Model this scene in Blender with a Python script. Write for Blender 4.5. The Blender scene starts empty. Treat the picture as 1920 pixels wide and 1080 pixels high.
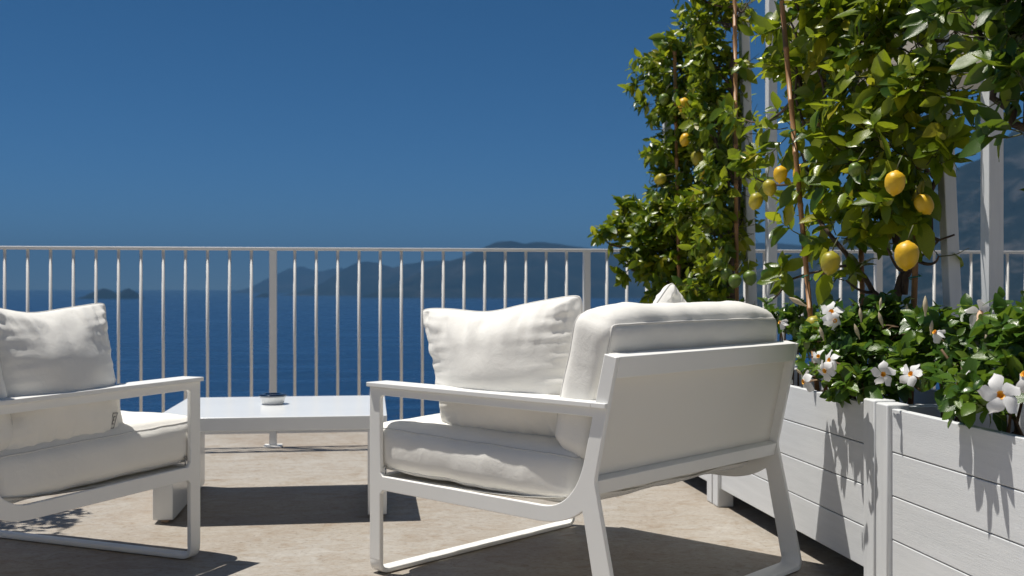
import bpy, bmesh, math, random
import numpy as np
from mathutils import Vector, Matrix, noise

random.seed(7)
rng = np.random.default_rng(7)
S = bpy.context.scene
COL = S.collection

# ------------------------------------------------------------------ camera, sky, sun, exposure
F = 2027.0            # focal length in pixels of the 1920 px wide photograph
H = 0.896             # eye height above the terrace
cam_d = bpy.data.cameras.new('camera')
cam_d.sensor_width = 36.0
cam_d.lens = F / 1920 * 36
cam_d.clip_start = 0.05
cam_d.clip_end = 200000
cam_d.dof.use_dof = True
cam_d.dof.focus_distance = 3.15
cam_d.dof.aperture_fstop = 5.0
cam = bpy.data.objects.new('camera', cam_d)
cam.location = (0, 0, H)
cam.rotation_euler = (math.radians(90.03), 0, 0)
COL.objects.link(cam)
S.camera = cam

SUN = Vector((-0.34, 0.11, 1.0)).normalized()
SUN_EL = math.asin(SUN.z)
world = bpy.data.worlds.new('World')
S.world = world
world.use_nodes = True
wn = world.node_tree
sky = wn.nodes.new('ShaderNodeTexSky')
sky.sky_type = 'NISHITA'
sky.sun_disc = False
sky.sun_elevation = SUN_EL
sky.sun_rotation = math.atan2(SUN.x, SUN.y)
sky.altitude = 100
sky.air_density = 0.5
sky.dust_density = 0.0
sky.ozone_density = 10.0
hs = wn.nodes.new('ShaderNodeHueSaturation')
hs.inputs['Hue'].default_value = 0.491
hs.inputs['Saturation'].default_value = 1.12
hs.inputs['Value'].default_value = 0.94
wn.links.new(sky.outputs[0], hs.inputs['Color'])
wn.links.new(hs.outputs[0], wn.nodes['Background'].inputs[0])
wn.nodes['Background'].inputs[1].default_value = 0.05
sun_d = bpy.data.lights.new('sun', 'SUN')
sun_d.energy = 3.9
sun_d.angle = math.radians(0.5)
sun_d.color = (1.0, 0.95, 0.87)
sun = bpy.data.objects.new('sun', sun_d)
sun.rotation_euler = SUN.to_track_quat('Z', 'Y').to_euler()
sun.location = (-3, 1, 9)
COL.objects.link(sun)
vs = S.view_settings
vs.view_transform = 'Standard'
vs.look = 'None'
vs.exposure = 0.6
vs.gamma = 1.0
vs.use_curve_mapping = False
S.render.engine = 'CYCLES'
S.cycles.volume_bounces = 0
S.cycles.max_bounces = 10
S.cycles.diffuse_bounces = 5

def P(px, py, Y):
    """the place Y metres in front of the eye that the photograph shows at pixel px, py"""
    return Vector(((px - 960) / F * Y, Y, H + (541 - py) / F * Y))

# ------------------------------------------------------------------ helpers
def link(o, parent=None, **kw):
    COL.objects.link(o)
    if parent is not None:
        o.parent = parent
    for k, v in kw.items():
        if v is not None:
            o[k] = v
    return o

def empty(name, label, category, loc=(0, 0, 0), rz=0.0, group=None):
    o = bpy.data.objects.new(name, None)
    o.location = loc
    o.rotation_euler = (0, 0, rz)
    o.empty_display_size = 0.1
    return link(o, None, label=label, category=category, group=group)

def mesh_of(name, verts, faces, mats, smooth=False):
    me = bpy.data.meshes.new(name)
    me.from_pydata([tuple(v) for v in verts], [], [tuple(int(i) for i in f) for f in faces])
    for m in (mats if isinstance(mats, (list, tuple)) else [mats]):
        me.materials.append(m)
    if smooth:
        me.polygons.foreach_set('use_smooth', [True] * len(me.polygons))
    me.update()
    return me

def obj(name, me, parent=None, mat4=None, **kw):
    o = bpy.data.objects.new(name, me)
    if mat4 is not None:
        o.matrix_local = mat4
    return link(o, parent, **kw)

class MB:
    """collects shapes into one mesh"""
    def __init__(self):
        self.v = []; self.f = []
    def add(self, v, f):
        b = len(self.v)
        self.v.extend([tuple(p) for p in v]); self.f.extend([tuple(i + b for i in q) for q in f])
    def box(self, x0, x1, y0, y1, z0, z1, m=None):
        v = [Vector((x, y, z)) for z in (z0, z1) for y in (y0, y1) for x in (x0, x1)]
        if m is not None:
            v = [m @ p for p in v]
        self.add(v, [(0, 2, 3, 1), (4, 5, 7, 6), (0, 1, 5, 4), (2, 6, 7, 3), (0, 4, 6, 2), (1, 3, 7, 5)])
    def tube(self, pts, rad, n=6, cap=True):
        pts = [Vector(p) for p in pts]
        if not hasattr(rad, '__len__'):
            rad = [rad] * len(pts)
        v = []; f = []
        ref = None
        for i, p in enumerate(pts):
            t = (pts[min(i + 1, len(pts) - 1)] - pts[max(i - 1, 0)])
            if t.length < 1e-9:
                t = Vector((0, 0, 1))
            t.normalize()
            if ref is None:
                ref = Vector((0, 0, 1)) if abs(t.z) < 0.9 else Vector((1, 0, 0))
            a = t.cross(ref).normalized(); b = a.cross(t).normalized(); ref = b
            for k in range(n):
                w = 2 * math.pi * k / n
                v.append(p + (a * math.cos(w) + b * math.sin(w)) * rad[i])
        for i in range(len(pts) - 1):
            for k in range(n):
                f.append((i * n + k, i * n + (k + 1) % n, (i + 1) * n + (k + 1) % n, (i + 1) * n + k))
        if cap:
            f.append(tuple(range(n - 1, -1, -1)))
            f.append(tuple((len(pts) - 1) * n + k for k in range(n)))
        self.add(v, f)
    def lathe(self, prof, n=24, m=None):
        v = []; f = []
        for r, z in prof:
            for k in range(n):
                w = 2 * math.pi * k / n
                q = Vector((r * math.cos(w), r * math.sin(w), z))
                v.append(m @ q if m is not None else q)
        for i in range(len(prof) - 1):
            for k in range(n):
                f.append((i * n + k, i * n + (k + 1) % n, (i + 1) * n + (k + 1) % n, (i + 1) * n + k))
        self.add(v, f)
    def mesh(self, name, mat, smooth=False, bevel=0.0, seg=2, angle=35):
        me = mesh_of(name, self.v, self.f, mat, smooth)
        if bevel > 0:
            bm = bmesh.new(); bm.from_mesh(me)
            es = [e for e in bm.edges if len(e.link_faces) == 2 and e.calc_face_angle(0) > math.radians(angle)]
            new = bmesh.ops.bevel(bm, geom=es, offset=bevel, segments=seg, affect='EDGES', profile=0.5, clamp_overlap=True)['faces']
            for fc in bm.faces:
                fc.smooth = smooth
            for fc in new:
                fc.smooth = True
            bm.to_mesh(me); bm.free()
            if smooth:
                me.set_sharp_from_angle(angle=math.radians(50))
        return me

def tile_mesh(name, V0, F0, mats, M, mat, smooth=True):
    """many transformed copies of one small mesh (list of variants) joined in a single mesh"""
    vv = []; ff = []; b = 0
    for (var, R, t) in M:
        v = V0[var] @ R.T + t
        vv.append(v); ff.append(F0 + b); b += len(v)
    V = np.concatenate(vv); Q = np.concatenate(ff)
    me = bpy.data.meshes.new(name)
    me.vertices.add(len(V)); me.vertices.foreach_set('co', V.astype(np.float32).ravel())
    me.loops.add(Q.size); me.loops.foreach_set('vertex_index', Q.astype(np.int32).ravel())
    me.polygons.add(len(Q))
    me.polygons.foreach_set('loop_start', np.arange(0, Q.size, 4, dtype=np.int32))
    me.polygons.foreach_set('loop_total', np.full(len(Q), 4, dtype=np.int32))
    me.polygons.foreach_set('use_smooth', [smooth] * len(Q))
    me.materials.append(mat)
    me.update(calc_edges=True); me.validate()
    return me

# ------------------------------------------------------------------ materials
class NT:
    def __init__(self, name):
        self.m = bpy.data.materials.new(name); self.m.use_nodes = True
        self.t = self.m.node_tree; self.t.nodes.clear()
        self.out = self.n('ShaderNodeOutputMaterial')
    def n(self, kind, **kw):
        x = self.t.nodes.new(kind)
        for k, v in kw.items():
            if k.startswith('_'):
                setattr(x, k[1:], v)
            else:
                x.inputs[k.replace('__', ' ')].default_value = v
        return x
    def l(self, a, b):
        self.t.links.new(a, b)
    def coord(self, which='Object', scale=(1, 1, 1)):
        c = self.n('ShaderNodeTexCoord'); mp = self.n('ShaderNodeMapping')
        mp.inputs['Scale'].default_value = scale
        self.l(c.outputs[which], mp.inputs[0]); return mp.outputs[0]
    def noise(self, vec, scale, detail=4, rough=0.55, dist=0.0):
        x = self.n('ShaderNodeTexNoise', Scale=scale, Detail=detail, Roughness=rough, Distortion=dist)
        self.l(vec, x.inputs['Vector']); return x.outputs['Fac']
    def ramp(self, fac, stops):
        r = self.n('ShaderNodeValToRGB'); e = r.color_ramp.elements
        while len(e) < len(stops):
            e.new(0.5)
        for i, (p, c) in enumerate(stops):
            e[i].position = p; e[i].color = (*c, 1) if len(c) == 3 else c
        self.l(fac, r.inputs[0]); return r.outputs[0]
    def bump(self, h, strength, dist, normal=None):
        b = self.n('ShaderNodeBump', Strength=strength, Distance=dist)
        self.l(h, b.inputs['Height'])
        if normal is not None:
            self.l(normal, b.inputs['Normal'])
        return b.outputs[0]
    def principled(self, **kw):
        return self.n('ShaderNodeBsdfPrincipled', **kw)
    def done(self, sh):
        self.l(sh, self.out.inputs['Surface']); return self.m

def painted_metal(name, col=(0.83, 0.83, 0.81), rough=0.38):
    k = NT(name); p = k.principled(Roughness=rough)
    v = k.coord(); n1 = k.noise(v, 3.0, 3); n2 = k.noise(v, 900, 2)
    c = k.ramp(n1, [(0.3, tuple(x * 0.95 for x in col)), (0.7, col)])
    k.l(c, p.inputs['Base Color']); k.l(k.bump(n2, 0.06, 0.0006), p.inputs['Normal'])
    return k.done(p.outputs[0])

def painted_wood(name, along=(1, 1, 1)):
    k = NT(name); p = k.principled(Roughness=0.5)
    oi = k.n('ShaderNodeObjectInfo')
    v = k.coord(scale=along)
    ad = k.n('ShaderNodeVectorMath', _operation='ADD'); k.l(v, ad.inputs[0])
    sc = k.n('ShaderNodeVectorMath', _operation='SCALE', Scale=37.0); k.l(oi.outputs['Random'], sc.inputs[0]); k.l(sc.outputs[0], ad.inputs[1])
    g = k.noise(ad.outputs[0], 60, 5, 0.6, 0.4); d = k.noise(ad.outputs[0], 7, 3)
    v2 = k.coord(); sp = k.noise(v2, 160, 2); spk = k.ramp(sp, [(0.0, (0.55, 0.54, 0.5)), (0.23, (0.80, 0.80, 0.795))])
    c = k.ramp(d, [(0.25, (0.69, 0.71, 0.73)), (0.75, (0.77, 0.79, 0.81))])
    mx = k.n('ShaderNodeMix', _data_type='RGBA', _blend_type='MULTIPLY'); mx.inputs['Factor'].default_value = 0.5
    k.l(c, mx.inputs['A']); k.l(spk, mx.inputs['B']); k.l(mx.outputs['Result'], p.inputs['Base Color'])
    k.l(k.bump(g, 0.30, 0.0022), p.inputs['Normal'])
    return k.done(p.outputs[0])

def canvas(name, col=(0.86, 0.845, 0.80)):
    k = NT(name); p = k.principled(Roughness=0.9)
    p.inputs['Sheen Weight'].default_value = 0.15
    v = k.coord()
    w1 = k.n('ShaderNodeTexWave', Scale=330.0, Distortion=0.6); w1.bands_direction = 'X'; k.l(v, w1.inputs[0])
    w2 = k.n('ShaderNodeTexWave', Scale=330.0, Distortion=0.6); w2.bands_direction = 'Y'; k.l(v, w2.inputs[0])
    m = k.n('ShaderNodeMath', _operation='ADD'); k.l(w1.outputs['Fac'], m.inputs[0]); k.l(w2.outputs['Fac'], m.inputs[1])
    n1 = k.noise(v, 5, 4); n2 = k.noise(v, 34, 4, 0.6, 0.8)
    c = k.ramp(n1, [(0.3, tuple(x * 0.95 for x in col)), (0.7, col)])
    k.l(c, p.inputs['Base Color'])
    rn = k.n('ShaderNodeTexNoise', Scale=5.5, Detail=3.0, Roughness=0.5, Distortion=0.9); rn.noise_type = 'RIDGED_MULTIFRACTAL'; k.l(v, rn.inputs['Vector'])
    b0 = k.bump(rn.outputs['Fac'], 0.16, 0.012)
    b = k.bump(n2, 0.22, 0.006, b0); k.l(k.bump(m.outputs[0], 0.12, 0.0006, b), p.inputs['Normal'])
    tr = k.n('ShaderNodeBsdfTranslucent'); tr.inputs[0].default_value = (0.8, 0.76, 0.68, 1)
    mx = k.n('ShaderNodeMixShader', Fac=0.08); k.l(p.outputs[0], mx.inputs[1]); k.l(tr.outputs[0], mx.inputs[2])
    return k.done(mx.outputs[0])

def mesh_fabric(name, trans=0.08):
    k = NT(name); p = k.principled(Roughness=0.7); p.inputs['Base Color'].default_value = (0.85, 0.83, 0.775, 1)
    v = k.coord()
    w1 = k.n('ShaderNodeTexWave', Scale=180.0); w1.bands_direction = 'X'; k.l(v, w1.inputs[0])
    w2 = k.n('ShaderNodeTexWave', Scale=180.0); w2.bands_direction = 'Z'; k.l(v, w2.inputs[0])
    m = k.n('ShaderNodeMath', _operation='ADD'); k.l(w1.outputs['Fac'], m.inputs[0]); k.l(w2.outputs['Fac'], m.inputs[1])
    k.l(k.bump(m.outputs[0], 0.2, 0.0008), p.inputs['Normal'])
    tr = k.n('ShaderNodeBsdfTranslucent'); tr.inputs[0].default_value = (0.85, 0.80, 0.70, 1)
    mx = k.n('ShaderNodeMixShader', Fac=trans); k.l(p.outputs[0], mx.inputs[1]); k.l(tr.outputs[0], mx.inputs[2])
    return k.done(mx.outputs[0])

def leaf_mat(name, stops, trans=0.32, rough=0.30, tcol=(0.30, 0.42, 0.03)):
    k = NT(name); p = k.principled(Roughness=rough)
    g = k.n('ShaderNodeNewGeometry'); oi = k.n('ShaderNodeObjectInfo')
    ad = k.n('ShaderNodeMath', _operation='ADD'); k.l(g.outputs['Random Per Island'], ad.inputs[0]); k.l(oi.outputs['Random'], ad.inputs[1])
    fr = k.n('ShaderNodeMath', _operation='FRACT'); k.l(ad.outputs[0], fr.inputs[0])
    c = k.ramp(fr.outputs[0], stops)
    v = k.coord('Object'); n1 = k.noise(v, 40, 4); mo = k.ramp(n1, [(0.3, (0.75, 0.75, 0.75)), (0.7, (1.15, 1.15, 1.1))])
    mx = k.n('ShaderNodeMix', _data_type='RGBA', _blend_type='MULTIPLY'); mx.inputs['Factor'].default_value = 1
    k.l(c, mx.inputs['A']); k.l(mo, mx.inputs['B']); k.l(mx.outputs['Result'], p.inputs['Base Color'])
    k.l(k.bump(k.noise(v, 130, 2), 0.18, 0.004), p.inputs['Normal'])
    tr = k.n('ShaderNodeBsdfTranslucent')
    m2 = k.n('ShaderNodeMix', _data_type='RGBA', _blend_type='MIX'); m2.inputs['Factor'].default_value = 0.35
    k.l(mx.outputs['Result'], m2.inputs['A']); m2.inputs['B'].default_value = (*tcol, 1); k.l(m2.outputs['Result'], tr.inputs[0])
    s = k.n('ShaderNodeMixShader', Fac=trans); k.l(p.outputs[0], s.inputs[1]); k.l(tr.outputs[0], s.inputs[2])
    return k.done(s.outputs[0])

def plain(name, stops, scale=20, rough=0.6, bump=0.3, bdist=0.003, stretch=(1, 1, 1), metallic=0.0, trans=0.0, coord='Object'):
    k = NT(name); p = k.principled(Roughness=rough, Metallic=metallic)
    v = k.coord(coord, stretch); n1 = k.noise(v, scale, 5, 0.6)
    c = k.ramp(n1, stops); k.l(c, p.inputs['Base Color'])
    k.l(k.bump(k.noise(v, scale * 3, 4), bump, bdist), p.inputs['Normal'])
    if trans > 0:
        tr = k.n('ShaderNodeBsdfTranslucent'); k.l(c, tr.inputs[0])
        s = k.n('ShaderNodeMixShader', Fac=trans); k.l(p.outputs[0], s.inputs[1]); k.l(tr.outputs[0], s.inputs[2])
        return k.done(s.outputs[0])
    return k.done(p.outputs[0])

def floor_mat():
    k = NT('travertine'); p = k.principled(Roughness=0.62)
    v = k.coord('Object', (1.0, 1.0, 1.0)); vs_ = k.coord('Object', (0.9, 1.3, 1))
    big = k.noise(v, 1.1, 4, 0.55, 0.6); mid = k.noise(vs_, 11.0, 7, 0.68, 1.1); fine = k.noise(vs_, 60, 5, 0.7, 0.3)
    c1 = k.ramp(big, [(0.28, (0.285, 0.245, 0.202)), (0.5, (0.320, 0.296, 0.262)), (0.75, (0.365, 0.350, 0.325))])
    c2 = k.ramp(mid, [(0.28, (0.74, 0.62, 0.50)), (0.44, (0.95, 0.91, 0.86)), (0.60, (1.05, 1.05, 1.05)), (0.78, (1.25, 1.26, 1.26))])
    c3 = k.ramp(fine, [(0.30, (0.42, 0.36, 0.3)), (0.41, (0.94, 0.93, 0.92)), (0.72, (1.14, 1.14, 1.14))])
    a = k.n('ShaderNodeMix', _data_type='RGBA', _blend_type='MULTIPLY'); a.inputs['Factor'].default_value = 1
    k.l(c1, a.inputs['A']); k.l(c2, a.inputs['B'])
    b = k.n('ShaderNodeMix', _data_type='RGBA', _blend_type='MULTIPLY'); b.inputs['Factor'].default_value = 1.0
    k.l(a.outputs['Result'], b.inputs['A']); k.l(c3, b.inputs['B']); k.l(b.outputs['Result'], p.inputs['Base Color'])
    bm = k.bump(mid, 0.35, 0.012); k.l(k.bump(fine, 0.45, 0.004, bm), p.inputs['Normal'])
    return k.done(p.outputs[0])

def sea_mat():
    k = NT('sea_water'); p = k.principled(Roughness=0.12, IOR=1.33)
    v = k.coord('Object', (1, 1, 1)); st = k.coord('Object', (0.0035, 0.014, 1))
    big = k.noise(st, 1.0, 5, 0.6, 1.2)
    c = k.ramp(big, [(0.3, (0.002, 0.018, 0.060)), (0.55, (0.004, 0.033, 0.098)), (0.75, (0.012, 0.056, 0.145))])
    k.l(c, p.inputs['Base Color'])
    r = k.ramp(big, [(0.3, (0.16,) * 3), (0.7, (0.34,) * 3)]); k.l(r, p.inputs['Roughness'])
    w1 = k.noise(v, 0.02, 6, 0.6); w2 = k.noise(v, 0.25, 4, 0.6)
    b1 = k.bump(w1, 0.9, 14.0); k.l(k.bump(w2, 0.7, 1.2, b1), p.inputs['Normal'])
    return k.done(p.outputs[0])

def hill_mat(name, stops, s):
    k = NT(name); p = k.principled(Roughness=0.95); p.inputs['Specular IOR Level'].default_value = 0.0
    v = k.coord('Object'); a = k.noise(v, s, 7, 0.65, 0.5)
    k.l(k.ramp(a, stops), p.inputs['Base Color']); k.l(k.bump(a, 0.6, 40), p.inputs['Normal'])
    return k.done(p.outputs[0])

M_METAL = painted_metal('white_powder_coat')
M_RAIL = painted_metal('white_railing_paint', (0.80, 0.79, 0.76), 0.45)
M_TABLE = painted_metal('white_table_lacquer', (0.76, 0.78, 0.79), 0.22)
M_BOARD = painted_wood('white_painted_board', (8, 0.55, 8))
M_POST = painted_wood('white_painted_post', (8, 8, 0.55))
M_CANVAS = canvas('off_white_canvas')
M_PIPE = canvas('canvas_piping', (0.70, 0.69, 0.66))
M_MESH = mesh_fabric('cream_sling_fabric')
M_FLOOR = floor_mat()
M_SEA = sea_mat()
M_SOIL = plain('potting_soil', [(0.3, (0.010, 0.007, 0.005)), (0.6, (0.035, 0.022, 0.014)), (0.8, (0.09, 0.055, 0.03))], 60, 0.9, 0.9, 0.01)
LEMON_LEAF = [(0.0, (0.035, 0.09, 0.008)), (0.3, (0.085, 0.16, 0.009)), (0.6, (0.18, 0.25, 0.010)), (0.9, (0.29, 0.34, 0.014)), (0.985, (0.36, 0.32, 0.02))]
M_LEAF = leaf_mat('lemon_leaf', LEMON_LEAF, 0.46, 0.29, (0.48, 0.55, 0.03))
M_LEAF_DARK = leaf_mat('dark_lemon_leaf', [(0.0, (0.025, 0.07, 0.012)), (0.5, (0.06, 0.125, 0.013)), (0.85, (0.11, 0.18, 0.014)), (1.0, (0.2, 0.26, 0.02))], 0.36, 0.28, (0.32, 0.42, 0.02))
M_MLEAF = leaf_mat('glossy_climber_leaf', [(0.0, (0.035, 0.09, 0.014)), (0.5, (0.06, 0.135, 0.016)), (0.9, (0.11, 0.19, 0.02)), (1.0, (0.18, 0.26, 0.03))], 0.33, 0.27, (0.3, 0.45, 0.03))
M_BARK = plain('citrus_bark', [(0.3, (0.035, 0.022, 0.015)), (0.7, (0.11, 0.075, 0.05))], 30, 0.85, 0.8, 0.006, (1, 1, 0.3))
M_TWIG = plain('green_twig', [(0.3, (0.05, 0.06, 0.02)), (0.7, (0.10, 0.10, 0.03))], 30, 0.7)
M_STEM = plain('red_brown_stem', [(0.3, (0.08, 0.04, 0.02)), (0.7, (0.16, 0.10, 0.04))], 40, 0.7)
M_BAMBOO = plain('bamboo_cane', [(0.3, (0.22, 0.10, 0.035)), (0.7, (0.42, 0.22, 0.085))], 16, 0.5, 0.3, 0.002, (1, 1, 0.15))
M_TIE = plain('green_plastic_tie', [(0.3, (0.0, 0.13, 0.09)), (0.7, (0.0, 0.2, 0.13))], 30, 0.5)
M_LEMON = plain('lemon_rind', [(0.3, (0.66, 0.36, 0.008)), (0.7, (0.78, 0.50, 0.02))], 18, 0.42, 0.5, 0.003)
M_LEMON_HALF = plain('half_ripe_lemon_rind', [(0.35, (0.20, 0.22, 0.02)), (0.65, (0.50, 0.38, 0.02))], 12, 0.42, 0.5, 0.003)
M_LEMON_GREEN = plain('green_lemon_rind', [(0.3, (0.07, 0.13, 0.015)), (0.7, (0.15, 0.21, 0.03))], 16, 0.4, 0.5, 0.003)
M_PETAL = plain('white_petal', [(0.3, (0.78, 0.78, 0.78)), (0.7, (0.86, 0.86, 0.86))], 20, 0.6, 0.2, 0.002, trans=0.25)
M_THROAT = plain('orange_throat', [(0.3, (0.80, 0.34, 0.01)), (0.7, (0.88, 0.52, 0.05))], 30, 0.6)
M_TUBE = plain('peach_flower_tube', [(0.3, (0.72, 0.45, 0.26)), (0.7, (0.80, 0.62, 0.45))], 14, 0.6, trans=0.25)
M_BUD = plain('pale_bud', [(0.3, (0.62, 0.50, 0.34)), (0.7, (0.70, 0.62, 0.42))], 30, 0.6, trans=0.15)
M_CERAMIC = plain('white_ceramic', [(0.3, (0.78, 0.78, 0.76)), (0.7, (0.82, 0.82, 0.8))], 10, 0.2, 0.0)
M_STEEL = plain('polished_steel', [(0.3, (0.55, 0.57, 0.6)), (0.7, (0.62, 0.64, 0.66))], 10, 0.08, 0.0, metallic=1.0)
M_LID = plain('dark_steel_lid', [(0.3, (0.16, 0.18, 0.21)), (0.7, (0.20, 0.22, 0.25))], 10, 0.06, 0.0, metallic=1.0)
M_TAG = plain('grey_tag_print', [(0.3, (0.10, 0.10, 0.11)), (0.7, (0.16, 0.16, 0.17))], 40, 0.8)
M_TAGW = plain('tag_cloth', [(0.3, (0.60, 0.59, 0.55)), (0.7, (0.66, 0.65, 0.61))], 40, 0.8)
M_ZIP = plain('zip_metal', [(0.3, (0.25, 0.25, 0.25)), (0.7, (0.5, 0.5, 0.5))], 40, 0.3, metallic=1.0)
M_PARASOL = plain('parasol_canvas', [(0.3, (0.66, 0.63, 0.57)), (0.7, (0.72, 0.69, 0.63))], 10, 0.9, 0.2, 0.002, trans=0.12)
M_HILL = hill_mat('wooded_rock', [(0.35, (0.006, 0.012, 0.012)), (0.52, (0.014, 0.020, 0.018)), (0.7, (0.045, 0.046, 0.042))], 0.0016)
M_HILL2 = hill_mat('near_wooded_rock', [(0.3, (0.008, 0.014, 0.012)), (0.50, (0.015, 0.021, 0.018)), (0.72, (0.075, 0.072, 0.066))], 0.006)
M_WALL = plain('limewash_wall', [(0.3, (0.74, 0.72, 0.67)), (0.7, (0.80, 0.78, 0.73))], 3, 0.9, 0.3, 0.01)
M_POT = plain('terracotta', [(0.3, (0.33, 0.14, 0.07)), (0.7, (0.42, 0.2, 0.11))], 9, 0.8)

# ------------------------------------------------------------------ terrace axes: E1 along the railing, E2 out to sea
E1 = Vector((0.9918, 0.128, 0)).normalized()
E2 = Vector((-E1.y, E1.x, 0))
RZ = math.atan2(E1.y, E1.x)
RAIL0 = Vector((-1.35, 6.11, 0))
SEA_Z = -100.0

# terrace slab
fb = MB()
m0 = Matrix.Translation(RAIL0) @ Matrix.Rotation(RZ, 4, 'Z')
fb.box(-5.0, 6.6, -11.0, 0.80, -0.35, 0.0, m0)
obj('terrace_floor', fb.mesh('terrace_floor', M_FLOOR), None, kind='structure')
fw = MB(); fw.box(-4.8, 6.4, -10.8, 0.65, -9.0, -0.352, m0)
obj('terrace_wall', fw.mesh('terrace_wall', M_WALL), None, label='pale lime washed retaining wall below the terrace', category='wall')

# unseen facade added behind the camera to bounce light into the shaded sides
hm = m0 @ Matrix.Translation((0, -9.4, 0))
bounce_facade = empty('bounce_facade', 'unseen white rendered facade with two glazed doors, added to bounce light onto the terrace', 'bounce_facade', hm.translation, RZ)
hb_ = MB(); hx = [-5.0, -2.6, -1.2, 1.6, 3.0, 6.6]
for i in (0, 2, 4): hb_.box(hx[i], hx[i + 1], -0.4, 0.0, 0.001, 4.2)
for i in (1, 3): hb_.box(hx[i], hx[i + 1], -0.4, 0.0, 2.3, 4.2)
obj('wall', hb_.mesh('wall', M_WALL), bounce_facade)
for i in (1, 3):
    db = MB(); db.box(hx[i] + 0.002, hx[i] + 0.08, -0.28, -0.2, 0.002, 2.298); db.box(hx[i + 1] - 0.08, hx[i + 1] - 0.002, -0.28, -0.2, 0.002, 2.298); db.box(hx[i] + 0.081, hx[i + 1] - 0.081, -0.28, -0.2, 2.22, 2.298)
    dr = obj('door', db.mesh('door', M_METAL), bounce_facade)
    pn = MB(); pn.box(hx[i] + 0.081, hx[i + 1] - 0.081, -0.25, -0.24, 0.004, 2.219); obj('pane', pn.mesh('pane', M_STEEL), dr)

# sea
def grid_mesh(name, xs, ys, zf, mat, smooth=True):
    nx, ny = len(xs), len(ys)
    V = [(x, y, zf(x, y)) for y in ys for x in xs]
    Fq = [(j * nx + i, j * nx + i + 1, (j + 1) * nx + i + 1, (j + 1) * nx + i) for j in range(ny - 1) for i in range(nx - 1)]
    return mesh_of(name, V, Fq, mat, smooth)
obj('sea', grid_mesh('sea', np.linspace(-60000, 60000, 13), np.linspace(-9000, 70000, 13), lambda x, y: SEA_Z, M_SEA, False), None, kind='structure')

# coast under the terrace
def coast(x, y):
    d = math.hypot(x * 0.45, max(y + 20, 0) * 1.0)
    return -9.2 - 1.0 * min(d, 130) + 5 * noise.noise(Vector((x * .03, y * .03, 0))) if y > -20 else -9.2 - 0.45 * abs(x) * 0.6 + 3 * noise.noise(Vector((x * .03, y * .03, 0)))
obj('coast_slope', grid_mesh('coast_slope', np.linspace(-300, 300, 50), np.linspace(-120, 130, 40), coast, M_HILL2), None, kind='structure')

def ridge(name, D, pts, depth, base_y, mat, seed, rough=0.1, nx=150, ny=36):
    """a ridge of hills D metres out, its skyline given by (pixel x, pixel y) points"""
    base = SEA_Z
    xs = np.linspace(pts[0][0], pts[-1][0], nx)
    py = np.interp(xs, [p[0] for p in pts], [p[1] for p in pts])
    V = []; Fq = []
    for j in range(ny):
        t = j / (ny - 1) * 2 - 1             # -1 front foot .. 0 crest .. 1 back foot
        for i in range(nx):
            X = (xs[i] - 960) / F * D; top = H + (541 - py[i]) / F * D
            Y = D + t * depth
            fall = (1 - abs(t)) ** 0.85
            q = Vector((X / depth * 2.2, t * 1.3, seed))
            r = noise.fractal(q * 1.5, 1.0, 2.0, 6)
            rid = abs(noise.noise(Vector((X / depth * 3.4 + 0.5 * t, t * 0.7, seed + 5))))
            h = (top - base) * (fall * (1 + rough * r) - 0.35 * rid * (1 - abs(t)) * abs(t) * 2.2)
            V.append((X * (1 + 0.0), Y + depth * 0.10 * r * (1 - abs(t)), base - 4 + max(h, 0)))
    for j in range(ny - 1):
        for i in range(nx - 1):
            Fq.append((j * nx + i, j * nx + i + 1, (j + 1) * nx + i + 1, (j + 1) * nx + i))
    obj(name, mesh_of(name, V, Fq, mat, True), None, kind='structure')

ridge('far_hills', 26000, [(470, 545), (500, 522), (540, 503), (565, 498), (600, 508), (640, 500), (700, 510), (760, 545)], 2500, 0, M_HILL, 3.1, 0.05)
ridge('middle_hills', 17500, [(560, 556), (610, 527), (650, 500), (672, 489), (690, 486), (710, 490), (738, 499), (760, 494), (790, 490), (830, 486), (900, 500), (1000, 540)], 2200, 0, M_HILL, 9.7, 0.06)
ridge('headland_hills', 13500, [(690, 556), (740, 530), (790, 508), (830, 490), (870, 478), (900, 464), (930, 452), (960, 448), (985, 452), (1010, 450), (1035, 453), (1060, 458), (1085, 457), (1110, 463), (1160, 470), (1250, 462), (1350, 450), (1500, 455), (1700, 500), (1900, 540)], 1900, 0, M_HILL, 5.3, 0.06)
ridge('near_mountain', 6500, [(1240, 575), (1330, 540), (1420, 505), (1500, 478), (1560, 452), (1640, 415), (1700, 380), (1760, 345), (1820, 300), (1870, 270), (1920, 235), (2010, 170), (2150, 90), (2400, 60), (2700, 150)], 1500, 0, M_HILL2, 2.2, 0.10, 220, 60)
ridge('twin_island', 10800, [(146, 561), (160, 554), (178, 545), (195, 538), (208, 543), (222, 551), (232, 542), (242, 538), (252, 546), (262, 561)], 300, 0, M_HILL, 7.7, 0.03, 70, 16)
ridge('small_island', 12500, [(478, 557), (490, 549), (500, 548), (512, 557)], 200, 0, M_HILL, 4.4, 0.03, 30, 12)

# sea haze: one closed box of even air, the sky outside
hz = MB(); hz.box(-30000, 30000, -8000, 34000, SEA_Z - 1.5, 1150.0)
k = NT('haze_air')
pv = k.n('ShaderNodeVolumePrincipled')
pv.inputs['Color'].default_value = (0.105, 0.25, 0.47, 1)
pv.inputs['Density'].default_value = 6.2e-5
pv.inputs['Anisotropy'].default_value = 0.0
k.l(pv.outputs[0], k.out.inputs['Volume'])
obj('haze', hz.mesh('haze', k.m), None, kind='stuff')

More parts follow.
